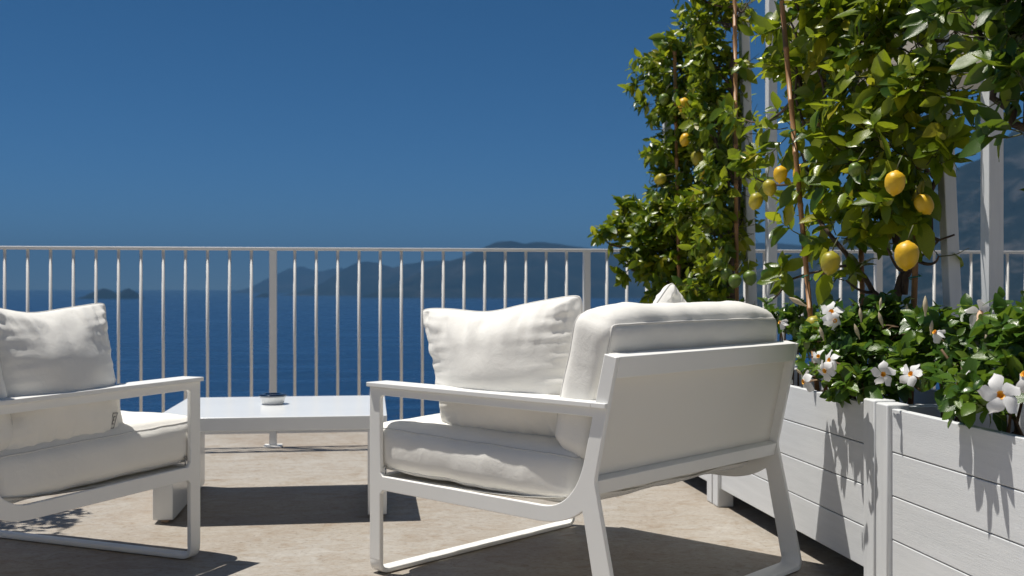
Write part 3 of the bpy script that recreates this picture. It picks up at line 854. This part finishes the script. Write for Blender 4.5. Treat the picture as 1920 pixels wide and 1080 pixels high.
def twig_leaves(rg, start, d, L, n, size, leaves, stem, up=0.6, droop=0.25, pair=False, rad=0.0022):
    """one twig: a bending stem with leaves set alternately along its outer part"""
    p = np.array(start, float); d = d / np.linalg.norm(d); pts = [p.copy()]; seg = 5
    for i in range(seg):
        d = d + rg.normal(0, 0.14, 3) + np.array([0, 0, 0.05]); d /= np.linalg.norm(d); p = p + d * L / seg; pts.append(p.copy())
    stem.tube([tuple(q) for q in pts], [rad * (1 - 0.12 * i) for i in range(seg + 1)], 4, False)
    ang = rg.uniform(0, 6.28)
    for i in range(n):
        f = 0.25 + 0.75 * (i + 0.5) / n; x = f * seg; a = int(min(x, seg - 1)); q = pts[a] + (pts[a + 1] - pts[a]) * (x - a)
        t = pts[a + 1] - pts[a]; t = t / np.linalg.norm(t)
        s = np.cross(t, [0.01, 0.02, 1.0]); s /= (np.linalg.norm(s) + 1e-9); w = np.cross(s, t)
        for k in range(2 if pair else 1):
            ang += (math.pi if pair and k else (1.57 + rg.normal(0, 0.2) if pair else 2.4 + rg.normal(0, 0.35)))
            out = s * math.cos(ang) + w * math.sin(ang)
            ld = t * rg.uniform(0.35, 0.9) + out * 0.9 + np.array([0, 0, -droop + rg.normal(0, 0.2)])
            nr = np.array([-0.34, -0.40, up]) + t * 0.4 + rg.normal(0, 0.52, 3)
            sc = size * rg.uniform(0.55, 1.2) * (1.35 if rg.random() < 0.12 else 1.0) * (1.0 if f < 0.85 else 0.72)
            leaves.append((int(rg.integers(6)), basis(ld, nr) * sc, q.copy(), sc))

def lerp(a, b, t): return a + (b - a) * t

def lemon_tree(label, base, trunk, blobs, size, dens, seed, mat=None, wood=True, name='lemon_tree', cat='tree', group='lemon trees on the trellis', kindv=(None, None), rad0=0.018):
    rg = np.random.default_rng(seed); rr = random.Random(seed)
    root = empty(name, label, cat, base, 0, group)
    wb = MB(); stem = MB(); leaves = []
    inv = Vector(base)
    nodes = []
    for br in trunk:                                      # limbs given as point lists with start and end radius
        pts, ra, rb_ = br
        fine = []
        for a, b in zip(pts[:-1], pts[1:]):
            for t in (0, 0.25, 0.5, 0.75):
                q = Vector(a).lerp(Vector(b), t); q += Vector((rr.gauss(0, .006), rr.gauss(0, .006), rr.gauss(0, .004))); fine.append(q)
        fine.append(Vector(pts[-1]))
        wb.tube([q - inv for q in fine], [lerp(ra, rb_, i / (len(fine) - 1)) for i in range(len(fine))], 8)
        nodes += fine
    nodes_np = np.array([tuple(q) for q in nodes])
    for (c, r3, nt) in blobs:
        c = np.array(c)
        nh = max(1, nt // 7); hubs = []
        for _ in range(nh):
            v = rg.normal(0, 1, 3); v /= np.linalg.norm(v)
            h = c + v * np.array(r3) * rg.uniform(0, 0.55)
            j = int(np.argmin(((nodes_np - h) ** 2).sum(1) + 0.25 * (nodes_np[:, 2] > h[2])))
            a = nodes_np[j]; mid = (a + h) / 2 + rg.normal(0, 0.03, 3) + np.array([0, 0, -0.05])
            wb.tube([Vector(tuple(x)) - inv for x in [(1 - t) ** 2 * a + 2 * t * (1 - t) * mid + t * t * h for t in np.linspace(0, 1, 9)]], list(np.linspace(0.0065, 0.0032, 9)), 5)
            hubs.append(h)
        for _ in range(nt):
            v = rg.normal(0, 1, 3); v /= np.linalg.norm(v)
            e = c + v * np.array(r3) * rg.uniform(0.45, 1.0)
            h = hubs[int(rg.integers(len(hubs)))]
            s0 = h + (e - h) * rg.uniform(0.0, 0.45)
            d = (e - s0) + v * 0.04 + np.array([0, 0, 0.03]); L = np.linalg.norm(e - s0) + size * 0.7
            twig_leaves(rg, s0, d, L, int(rg.integers(dens[0], dens[1] + 1)), size, leaves, stem)
    VV, FF = (LV, LF)
    if wb.v:
        obj('trunk', wb.mesh('trunk', M_BARK, True), root)
    add_leaves(root, leaves, VV, FF, mat or M_LEAF, stem)
    return root

def lemon_mesh(name, r, L, mat):
    b = MB(); b.lathe([(0.0005, L), (r * 0.16, L * 0.985), (r * 0.22, L * 0.93), (r * 0.55, L * 0.82), (r * 0.86, L * 0.62), (r, L * 0.30), (r * 1.0, 0.0), (r * 0.93, -L * 0.35), (r * 0.72, -L * 0.66), (r * 0.42, -L * 0.86), (r * 0.2, -L * 0.93), (r * 0.16, -L * 1.0), (0.0005, -L * 1.04)], 18)
    return b.mesh(name, mat, True)
def lemons(root, items, base):
    for (px, py, Y, r, kind, tilt) in items:
        mat = {'y': M_LEMON, 'h': M_LEMON_HALF, 'g': M_LEMON_GREEN}[kind]
        me = lemon_mesh('lemon', r, r * (1.30 if kind != 'g' else 1.15), mat)
        c = P(px, py, Y) - Vector(base)
        o = obj('lemon', me, root, Matrix.Translation(c) @ Matrix.Rotation(math.radians(tilt), 4, 'Y') @ Matrix.Rotation(math.radians(tilt * 0.6), 4, 'X'))
        if kind == 'g': o['label'] = 'green unripe lemon'
        if kind == 'h': o['label'] = 'half ripe lemon turning from green to yellow'
        s = MB(); up = Vector((0, 0, r * 1.25)); s.tube([up, up + Vector((0.004, 0, 0.02)), up + Vector((0.015, 0.01, 0.045))], 0.0022, 5); obj('stalk', s.mesh('stalk', M_TWIG, True), o)

def B(px, py, Y, rx, ry, rz_, n): return (tuple(P(px, py, Y)), (rx, ry, rz_), n)

# far dense tree, next to the railing
ba = P(1275, 541, 5.62); ba.z = 0.47
t1 = lemon_tree('dense leafy lemon tree farthest left, bushing out over the railing', ba,
    [([ba, P(1280, 520, 5.6), P(1270, 380, 5.6), P(1285, 230, 5.6), P(1275, 90, 5.6)], 0.016, 0.006), ([P(1280, 500, 5.6), P(1215, 470, 5.65), P(1165, 440, 5.65)], 0.009, 0.004), ([P(1285, 230, 5.6), P(1220, 160, 5.6)], 0.008, 0.004)],
    [B(1300, 75, 5.55, .15, .2, .13, 24), B(1262, 115, 5.6, .17, .2, .11, 26), B(1212, 150, 5.65, .10, .14, .07, 13), B(1290, 200, 5.55, .19, .22, .20, 50), B(1232, 205, 5.6, .09, .14, .1, 13),
     B(1262, 290, 5.6, .14, .2, .14, 34), B(1315, 310, 5.5, .17, .22, .2, 44), B(1245, 345, 5.65, .06, .1, .06, 8), B(1285, 420, 5.55, .20, .22, .19, 56), B(1215, 425, 5.65, .13, .17, .10, 24), B(1165, 432, 5.7, .09, .1, .06, 12),
     B(1135, 450, 5.7, .05, .06, .03, 5), B(1230, 490, 5.6, .14, .18, .10, 26), B(1185, 500, 5.65, .07, .1, .06, 9), B(1300, 505, 5.5, .20, .22, .13, 40), B(1170, 400, 5.7, .03, .04, .04, 4), B(1195, 460, 5.65, .13, .16, .10, 22), B(1245, 530, 5.6, .14, .16, .07, 20), B(1215, 395, 5.65, .08, .12, .06, 9)],
    0.064, (9, 13), 21)
lemons(t1, [(1282, 197, 5.30, .029, 'y', 10), (1285, 262, 5.30, .027, 'y', 20), (1308, 297, 5.25, .031, 'h', -15), (1321, 320, 5.25, .034, 'y', 25), (1238, 336, 5.4, .027, 'h', 60), (1245, 186, 5.4, .026, 'g', 10), (1231, 370, 5.45, .022, 'g', 0)], ba)
bb = P(1378, 541, 5.0); bb.z = 0.47
t2 = lemon_tree('dense lemon tree just left of the paired slim trellis posts', bb,
    [([bb, P(1375, 500, 5.0), P(1385, 330, 5.0), P(1370, 160, 5.0), P(1380, 10, 5.0)], 0.016, 0.006), ([P(1380, 360, 5.0), P(1340, 250, 5.1)], 0.008, 0.004)],
    [B(1350, 35, 5.1, .15, .2, .12, 24), B(1395, 10, 5.0, .13, .2, .1, 16), B(1340, 130, 5.1, .15, .2, .15, 30), B(1390, 140, 5.0, .09, .2, .14, 14), B(1350, 230, 5.1, .14, .2, .14, 26), B(1400, 260, 4.95, .08, .18, .12, 10),
     B(1365, 340, 5.0, .14, .2, .16, 40), B(1350, 430, 5.05, .15, .2, .15, 44), B(1385, 420, 5.2, .10, .15, .14, 16), B(1385, 230, 5.25, .10, .15, .16, 16), B(1320, 210, 5.2, .10, .15, .14, 18), B(1310, 400, 5.2, .12, .15, .16, 20), B(1360, 510, 5.0, .14, .2, .10, 22), B(1320, 545, 5.1, .12, .15, .05, 12), B(1290, -20, 5.1, .10, .15, .06, 8)],
    0.066, (8, 12), 22)
lemons(t2, [(1378, 527, 4.75, .028, 'g', 10), (1406, 521, 4.75, .03, 'g', -10), (1362, 514, 4.8, .026, 'g', 5), (1345, 492, 4.8, .02, 'g', 5), (1331, 397, 4.8, .02, 'g', 0), (1380, 308, 4.8, .018, 'g', 0)], bb)
# open lemon tree in the middle box
bc = P(1672, 541, 3.62); bc.z = 0.47
t3 = lemon_tree('open branched lemon tree with the ripe yellow lemons, above the white flowers', bc,
    [([bc, P(1675, 580, 3.6), P(1700, 500, 3.6), P(1665, 400, 3.6), P(1640, 270, 3.6), P(1650, 120, 3.6), P(1640, -20, 3.6)], 0.019, 0.007),
     ([P(1690, 545, 3.6), P(1735, 430, 3.5), P(1760, 300, 3.4), P(1740, 150, 3.4), P(1760, 0, 3.4)], 0.012, 0.005),
     ([P(1675, 590, 3.6), P(1600, 500, 3.7), P(1530, 400, 3.8), P(1500, 260, 3.85), P(1490, 100, 3.9)], 0.010, 0.004),
     ([P(1650, 330, 3.6), P(1560, 250, 3.7), P(1530, 120, 3.7)], 0.008, 0.004), ([P(1600, 500, 3.7), P(1490, 520, 3.9), P(1450, 560, 4.0)], 0.005, 0.003), ([P(1700, 500, 3.5), P(1790, 440, 3.4)], 0.005, 0.003),
     ([P(1640, 270, 3.6), P(1700, 190, 3.5), P(1790, 80, 3.4)], 0.009, 0.004)],
    [B(1480, 40, 3.9, .09, .15, .11, 8), B(1500, 140, 3.9, .10, .15, .10, 9), B(1490, 240, 4.1, .09, .15, .10, 8), B(1540, 250, 3.8, .12, .18, .12, 10), B(1570, 60, 3.75, .14, .18, .12, 13), B(1560, 150, 3.7, .12, .16, .10, 7),
     B(1640, 60, 3.6, .15, .2, .12, 16), B(1630, 170, 3.5, .15, .2, .12, 16), B(1600, 290, 3.6, .14, .18, .12, 14), B(1670, 270, 3.45, .14, .18, .11, 14), B(1720, 80, 3.4, .14, .18, .12, 16), B(1730, 190, 3.35, .13, .18, .12, 15),
     B(1790, 60, 3.3, .11, .15, .12, 11), B(1800, 170, 3.3, .09, .14, .1, 8), B(1745, 310, 3.35, .10, .14, .10, 9), B(1690, 375, 3.4, .11, .14, .08, 8), B(1620, 390, 3.5, .10, .14, .07, 7), B(1540, 370, 3.75, .10, .14, .08, 7),
     B(1415, 335, 4.2, .07, .14, .06, 4), B(1490, 110, 4.2, .09, .12, .12, 6), B(1395, 225, 4.5, .06, .10, .08, 3), B(1500, 440, 3.9, .08, .1, .06, 4), B(1580, 450, 3.6, .08, .1, .06, 5), B(1640, 455, 3.5, .07, .1, .05, 4), B(1790, 260, 3.3, .07, .1, .06, 4),
     B(1480, 520, 3.95, .04, .06, .04, 2), B(1740, 400, 3.4, .06, .08, .06, 4), B(1500, -10, 3.8, .2, .18, .07, 10), B(1700, -10, 3.5, .22, .18, .07, 12), B(1590, 520, 3.6, .05, .06, .04, 2), B(1760, 480, 3.4, .06, .06, .04, 2)],
    0.088, (7, 12), 23)
lemons(t3, [(1463, 327, 3.75, .024, 'y', 5), (1443, 352, 3.8, .024, 'h', -10), (1417, 377, 3.85, .025, 'h', 15), (1502, 326, 4.0, .030, 'y', 10), (1557, 493, 3.3, .029, 'h', 8), (1678, 343, 3.15, .029, 'y', 6), (1733, 383, 3.3, .027, 'y', -25), (1700, 479, 3.05, .033, 'y', 4),
            (1622, 446, 3.7, .028, 'y', 40), (1536, 380, 3.8, .012, 'y', 0), (1440, 118, 4.0, .028, 'g', 0), (1543, 347, 3.9, .02, 'y', 20), (1525, 612, 3.7, .03, 'h', 15), (1548, 562, 3.6, .024, 'g', 15), (1603, 318, 3.3, .02, 'g', 15), (1560, 330, 3.8, .018, 'h', 0)], bc)
# near tree at the right edge
bd = P(2080, 541, 2.62); bd.z = 0.47
t4 = lemon_tree('dark leaved lemon tree leaning in at the upper right corner', bd,
    [([bd, P(2060, 420, 2.65), P(2000, 300, 2.7), P(1925, 245, 2.75), P(1868, 185, 2.8), P(1835, 60, 2.85)], 0.018, 0.007), ([P(1925, 245, 2.75), P(1930, 100, 2.75), P(1910, -20, 2.75)], 0.010, 0.005), ([P(2060, 420, 2.65), P(1960, 510, 2.6), P(1925, 540, 2.55)], 0.006, 0.003)],
    [B(1850, 40, 2.85, .12, .14, .10, 14), B(1905, 60, 2.75, .11, .14, .12, 15), B(1895, 105, 2.75, .09, .12, .08, 10), B(1925, 180, 2.65, .07, .1, .08, 8), B(1800, 20, 2.95, .10, .12, .08, 9), B(1930, 250, 2.65, .05, .08, .05, 4), B(1965, 395, 2.6, .04, .06, .05, 3), B(1960, 530, 2.55, .04, .06, .03, 3), B(1870, -20, 2.8, .16, .14, .06, 12)],
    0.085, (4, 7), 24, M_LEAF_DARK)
lemons(t4, [(1908, 26, 2.95, .029, 'y', 15)], bd)

# bamboo canes tied to the trees
def cane(label, a, b, Y, r=0.009):
    p0 = P(a[0], a[1], Y); p1 = P(b[0], b[1], Y)
    d = (p1 - p0).normalized(); t = (0.475 - p0.z) / d.z; p0 = p0 + d * t
    L = (p1 - p0).length
    prof = []; z = 0
    while z < L:
        prof += [(r, z), (r, z + 0.16), (r * 1.18, z + 0.168), (r * 1.18, z + 0.174), (r, z + 0.18)]; z += 0.18
    bm_ = MB(); bm_.lathe([(0.0005, 0)] + prof + [(0.0005, prof[-1][1] + 0.001)], 8)
    m = Matrix.Translation(p0) @ d.to_track_quat('Z', 'Y').to_matrix().to_4x4()
    o = obj('bamboo_cane', bm_.mesh('bamboo_cane', M_BAMBOO, True), None, m, label=label, category='cane', group='bamboo canes in the planters')
    for zz in (0.45, 0.95, 1.4):
        if zz < L:
            tb2 = MB(); tb2.tube([(math.cos(q) * (r * 1.9), math.sin(q) * (r * 1.9), zz + 0.003 * q) for q in [i * 0.7 for i in range(10)]], 0.0022, 5); obj('tie', tb2.mesh('tie', M_TIE, True), o)
    return o
cane('long bamboo cane slanting up beside the lemons, right of the paired posts', (1524, 640), (1463, -30), 3.72)
cane('bamboo cane standing upright in the middle of the open lemon tree', (1618, 600), (1602, -30), 3.72)
cane('short bamboo cane behind the long slanting one', (1545, 600), (1536, 230), 3.95, 0.008)
cane('bamboo cane in the dense tree left of the leaning post', (1382, 590), (1378, 40), 4.92)
cane('bamboo cane in the farthest lemon tree under the first ripe lemon', (1274, 560), (1266, 150), 5.45)
cane('bamboo cane beside the trunk of the open lemon tree', (1712, 620), (1722, 330), 3.5, 0.010)

# ------------------------------------------------------------------ white flowered climbers
def petal_mesh():
    V = []; Fq = []; ns, nw = 6, 4
    for i in range(ns + 1):
        s = i / ns
        for j in range(nw + 1):
            w = j / nw * 2 - 1
            wid = float(np.interp(s, [0, .2, .45, .65, .82, .93, 1], [.12, .24, .36, .40, .31, .17, .015]))
            x = w * wid + 0.26 * s * s; y = 0.16 + s * 0.86 - 0.10 * abs(w) * s
            z = 0.10 * math.sin(s * 2.2) - 0.22 * s * s + 0.10 * w * s + 0.02 * math.sin(7 * s + 3 * w)
            V.append((x, y, z))
    for i in range(ns):
        for j in range(nw):
            a = i * (nw + 1) + j; Fq.append((a, a + 1, a + nw + 2, a + nw + 1))
    return mesh_of('petal', V, Fq, M_PETAL, True)
PETAL = petal_mesh()
def tube_mesh():
    b = MB(); b.lathe([(0.20, 0.0), (0.19, -0.10), (0.17, -0.35), (0.12, -0.65), (0.055, -0.80), (0.05, -1.15), (0.03, -1.2)], 12); return b.mesh('flower_tube', M_TUBE, True)
TUBE = tube_mesh()
def throat_mesh():
    b = MB(); b.lathe([(0.205, 0.02), (0.17, 0.0), (0.13, -0.12), (0.05, -0.3), (0.001, -0.32)], 14); return b.mesh('throat', M_THROAT, True)
THROAT = throat_mesh()
def bud_mesh():
    b = MB(); b.lathe([(0.001, 1.0), (0.05, 0.9), (0.11, 0.7), (0.13, 0.5), (0.09, 0.28), (0.05, 0.15), (0.04, 0.0)], 8); return b.mesh('bud', M_BUD, True)
BUD = bud_mesh()
def flower(root, base, px, py, Y, size, face, spin=0.0, closed=0.0, label=None):
    """a five petalled trumpet facing the way given"""
    c = P(px, py, Y) - Vector(base); d = Vector(face).normalized()
    size = size * 1.28; c = c - Vector((0, 0.07, 0))
    q = d.to_track_quat('Z', 'Y').to_matrix().to_4x4()
    m = Matrix.Translation(c) @ q @ Matrix.Rotation(spin, 4, 'Z') @ Matrix.Scale(size / 2, 4)
    f = obj('flower', TUBE, root, m)
    obj('throat', THROAT, f)
    for i in range(5):
        t = closed * (0.8 + 0.4 * random.random()) + random.uniform(-0.12, 0.12)
        sc = Matrix.Diagonal((1.0 * random.uniform(0.9, 1.1), random.uniform(0.92, 1.08), 1, 1))
        obj('petal', PETAL, f, Matrix.Rotation(i * 2 * math.pi / 5 + random.uniform(-.1, .1), 4, 'Z') @ Matrix.Rotation(t, 4, 'X') @ sc)
    return f
def bud(root, base, px, py, Y, L, d):
    c = P(px, py, Y) - Vector(base)
    m = Matrix.Translation(c) @ Vector(d).normalized().to_track_quat('Z', 'Y').to_matrix().to_4x4() @ Matrix.Scale(L, 4)
    return obj('bud', BUD, root, m)

def climber(label, base, blobs, size, seed, extra_stems=()):
    rg = np.random.default_rng(seed)
    root = empty('flowering_climber', label, 'plant', base, 0, 'white flowered climbers in the planters')
    st = MB(); stem = MB(); leaves = []; inv = Vector(base); b0 = np.array(base)
    for pts, r in extra_stems:
        st.tube([Vector(q) - inv for q in pts], r, 6)
    for (c, r3, nt) in blobs:
        c = np.array(c)
        for _ in range(max(1, nt // 6)):
            h = c + rg.normal(0, 0.4, 3) * np.array(r3)
            g0 = b0 + np.array([rg.uniform(-.03, .04), rg.uniform(-.05, .05), 0]); mid = g0 + (h - g0) * 0.3 + rg.normal(0, .015, 3); mid[2] = max(0.70, h[2] + 0.03)
            st.tube([Vector(tuple(x)) - inv for x in [(1 - t) ** 2 * g0 + 2 * t * (1 - t) * mid + t * t * h for t in np.linspace(0, 1, 8)]], list(np.linspace(.0045, .0025, 8)), 5)
        for _ in range(nt):
            v = rg.normal(0, 1, 3); v /= np.linalg.norm(v); e = c + v * np.array(r3) * rg.uniform(0.3, 1)
            s0 = c + (e - c) * rg.uniform(0, .5); d = (e - s0) + v * 0.03 + np.array([0, 0, 0.04])
            twig_leaves(rg, s0, d, np.linalg.norm(e - s0) + size * 0.9, int(rg.integers(3, 5)), size, leaves, stem, 0.9, 0.12, True, 0.0018)
    obj('stems', st.mesh('stems', M_STEM, True), root)
    add_leaves(root, leaves, RV, RF, M_MLEAF, stem)
    return root

b1 = P(1610, 541, 3.42); b1.z = 0.47
c1 = climber('largest white flowered climber, spilling over the planter rim beside the armchair back', b1,
    [B(1560, 640, 3.5, .09, .12, .07, 20), B(1610, 620, 3.45, .10, .12, .08, 26), B(1660, 625, 3.4, .10, .12, .08, 26), B(1700, 660, 3.35, .08, .12, .07, 18), B(1570, 700, 3.3, .08, .10, .05, 16), B(1620, 690, 3.3, .10, .12, .06, 26), B(1680, 710, 3.25, .09, .12, .06, 22),
     B(1600, 728, 3.2, .05, .05, .03, 7), B(1520, 660, 3.6, .05, .08, .06, 9), B(1640, 735, 3.2, .07, .06, .03, 10), B(1655, 590, 3.45, .05, .08, .04, 8)], 0.050, 41,
    [([P(1510, 700, 3.4), P(1560, 725, 3.3), P(1625, 725, 3.3), P(1640, 715, 3.4), b1], 0.003)])
flower(c1, b1, 1546, 583, 3.35, .060, (-.5, -.7, .45), .3, -.1); flower(c1, b1, 1553, 600, 3.33, .052, (.1, -.8, -.1), 1.1, -.5)
flower(c1, b1, 1640, 698, 3.05, .056, (-.05, -.95, .12), .2, -.1); flower(c1, b1, 1690, 697, 3.05, .060, (-.75, -.45, .35), 1.2, -.15)
flower(c1, b1, 1541, 672, 3.2, .056, (-.9, -.35, .3), .5, -.2); flower(c1, b1, 1533, 692, 3.2, .056, (-.8, -.5, -.2), .9, -.3); flower(c1, b1, 1522, 665, 3.35, .046, (-.5, -.6, .3), .1, -.4)
flower(c1, b1, 1494, 712, 3.28, .060, (-.93, -.2, -.1), .4, -.4)
for (x, y, L, d) in ((1577, 690, .045, (.1, -.1, 1)), (1672, 725, .05, (0, -.1, 1)), (1656, 600, .05, (-.3, 0, 1)), (1612, 622, .05, (-.35, 0, 1)), (1545, 625, .045, (-.3, 0, 1)), (1512, 560, .06, (-.9, 0, .45)), (1722, 600, .05, (0, 0, 1)), (1700, 580, .04, (0, 0, 1)), (1650, 565, .035, (.1, 0, 1)), (1615, 590, .045, (-.1, 0, 1)), (1505, 690, .03, (-.6, 0, .6))):
    bud(c1, b1, x, y + 14, 3.25, L, d)
b2 = P(1785, 541, 3.02); b2.z = 0.47
c2 = climber('white flowered climber climbing between the two nearest trellis posts', b2,
    [B(1765, 665, 3.05, .07, .09, .06, 14), B(1790, 630, 3.05, .06, .09, .06, 12), B(1740, 700, 3.05, .06, .08, .05, 11), B(1800, 700, 2.95, .07, .08, .05, 12), B(1740, 620, 3.15, .05, .08, .05, 8), B(1835, 690, 2.9, .05, .07, .05, 8), B(1780, 735, 2.9, .06, .06, .03, 8)], 0.055, 42,
    [([P(1765, 655, 2.95), P(1790, 690, 2.93), P(1803, 730, 2.95), b2], 0.0035)])
flower(c2, b2, 1777, 715, 2.75, .066, (-.9, -.3, .12), .3, -.45); flower(c2, b2, 1818, 586, 3.0, .066, (.5, .7, .4), .3, -.1); flower(c2, b2, 1846, 636, 2.85, .062, (-.85, -.3, .1), .9, -.5); flower(c2, b2, 1733, 620, 2.95, .05, (-.7, -.2, .6), .2, -.9)
for (x, y, L, d) in ((1812, 705, .055, (-.25, 0, 1)), (1745, 620, .04, (.1, 0, 1)), (1735, 585, .055, (.0, 0, 1)), (1848, 635, .03, (.1, 0, 1))):
    bud(c2, b2, x, y + 8, 2.85, L, d)
b3 = P(1905, 541, 2.62); b3.z = 0.47
c3 = climber('white flowered climber at the right edge carrying the big open flower', b3,
    [B(1915, 620, 2.62, .06, .08, .06, 12), B(1900, 690, 2.6, .06, .08, .05, 12), B(1925, 740, 2.5, .06, .07, .05, 10), B(1880, 760, 2.52, .045, .05, .03, 7), B(1830, 765, 2.62, .05, .05, .025, 8), B(1795, 745, 2.7, .04, .04, .02, 5), B(1945, 660, 2.5, .06, .07, .06, 9)], 0.058, 43,
    [])
flower(c3, b3, 1850, 735, 2.45, .074, (-.12, -.95, .28), .35, -.02); flower(c3, b3, 1893, 696, 2.5, .07, (-.7, -.2, .65), .8, -.5); flower(c3, b3, 1925, 690, 2.48, .05, (-.4, -.7, .2), .8, -.3)
b4 = P(1475, 541, 4.35); b4.z = 0.47
c4 = climber('small flowered climber just showing between the back cushion and the slim posts', b4,
    [B(1468, 610, 4.3, .07, .12, .05, 14), B(1490, 640, 4.1, .07, .10, .06, 14), B(1440, 600, 4.5, .08, .12, .04, 12), B(1500, 600, 4.2, .05, .08, .04, 8)], 0.048, 44)
flower(c4, b4, 1452, 603, 4.0, .05, (-.9, -.1, .3), .3, -.9); bud(c4, b4, 1452, 607, 3.98, .05, (-.9, 0, .3))
b5 = P(1330, 541, 5.5); b5.z = 0.47
c5 = climber('low climber under the dense far lemon trees', b5,
    [B(1290, 560, 5.6, .10, .12, .05, 12), B(1350, 575, 5.3, .12, .12, .05, 14), B(1410, 590, 4.9, .10, .12, .05, 12), B(1240, 560, 5.8, .06, .1, .04, 6)], 0.05, 45)

# ------------------------------------------------------------------ parasol behind the lemon trees
pc = Vector((2.62, 5.0, 0))
par = empty('parasol', 'beige parasol whose rim shows through the lemon leaves at the upper right', 'parasol', pc)
R0 = 1.42; nseg = 8; V = [(0, 0, 2.72)]; Fq = []
rings = 5
for i in range(1, rings + 1):
    for s in range(nseg * 4):
        a = 2 * math.pi * s / (nseg * 4) + 0.2; fr_ = abs((s % 4) - 2) / 2; r = R0 * i / rings * (1 - 0.05 * (1 - fr_)); V.append((r * math.cos(a), r * math.sin(a), 2.72 - 0.50 * (i / rings) ** 1.1 - 0.02 * (1 - fr_) * i / rings))
m_ = nseg * 4
for s in range(m_): Fq.append((0, 1 + s, 1 + (s + 1) % m_))
for i in range(rings - 1):
    for s in range(m_): a = 1 + i * m_; Fq.append((a + s, a + m_ + s, a + m_ + (s + 1) % m_, a + (s + 1) % m_))
a = 1 + (rings - 1) * m_; nb = len(V)
for s in range(m_): x, y, z = V[a + s]; V.append((x, y, z - 0.14))
for s in range(m_): Fq.append((a + s, nb + s, nb + (s + 1) % m_, a + (s + 1) % m_))
obj('canopy', mesh_of('canopy', V, Fq, M_PARASOL), par)
b = MB(); b.tube([(0, 0, 0.05), (0, 0, 2.76)], 0.024, 12); obj('pole', b.mesh('pole', M_METAL, True), par)
b = MB(); b.box(-0.3, 0.3, -0.3, 0.3, 0.0005, 0.05); obj('base', b.mesh('base', M_METAL, bevel=0.01), par)
for s in range(nseg):
    a_ = 2 * math.pi * s / nseg + 0.2; b = MB(); b.tube([(0.03 * math.cos(a_), 0.03 * math.sin(a_), 2.69), (0.98 * R0 * math.cos(a_), 0.98 * R0 * math.sin(a_), 2.19)], 0.008, 5); obj('rib', b.mesh('rib', M_METAL, True), par)

# ------------------------------------------------------------------ potted tree left of the view that dapples the floor
bp = Vector((-2.72, 4.30, 0))
pot = empty('tree_pot', 'terracotta pot of a small tree standing left of the left armchair', 'pot', bp)
b = MB(); b.lathe([(0.0, 0.0005), (0.15, 0.0005), (0.21, 0.36), (0.22, 0.37), (0.22, 0.42), (0.195, 0.42), (0.19, 0.36), (0.0, 0.36)], 24); obj('pot_body', b.mesh('pot_body', M_POT, True), pot)
bt = bp + Vector((0, 0, 0.362))
lemon_tree('small potted tree left of the left armchair', bt, [([bt, bt + Vector((0.02, 0, .5)), bt + Vector((0.05, 0, 1.0)), bt + Vector((0.1, 0, 1.5))], 0.02, 0.008)],
    [(tuple(bp + Vector((.06, .05, 1.75))), (.26, .24, .2), 24), (tuple(bp + Vector((.30, -.02, 1.72))), (.22, .22, .14), 24), (tuple(bp + Vector((.40, .10, 1.60))), (.12, .16, .08), 9), (tuple(bp + Vector((-.1, .0, 1.55))), (.26, .22, .2), 20)], 0.06, (6, 9), 61, name='potted_tree', group=None)
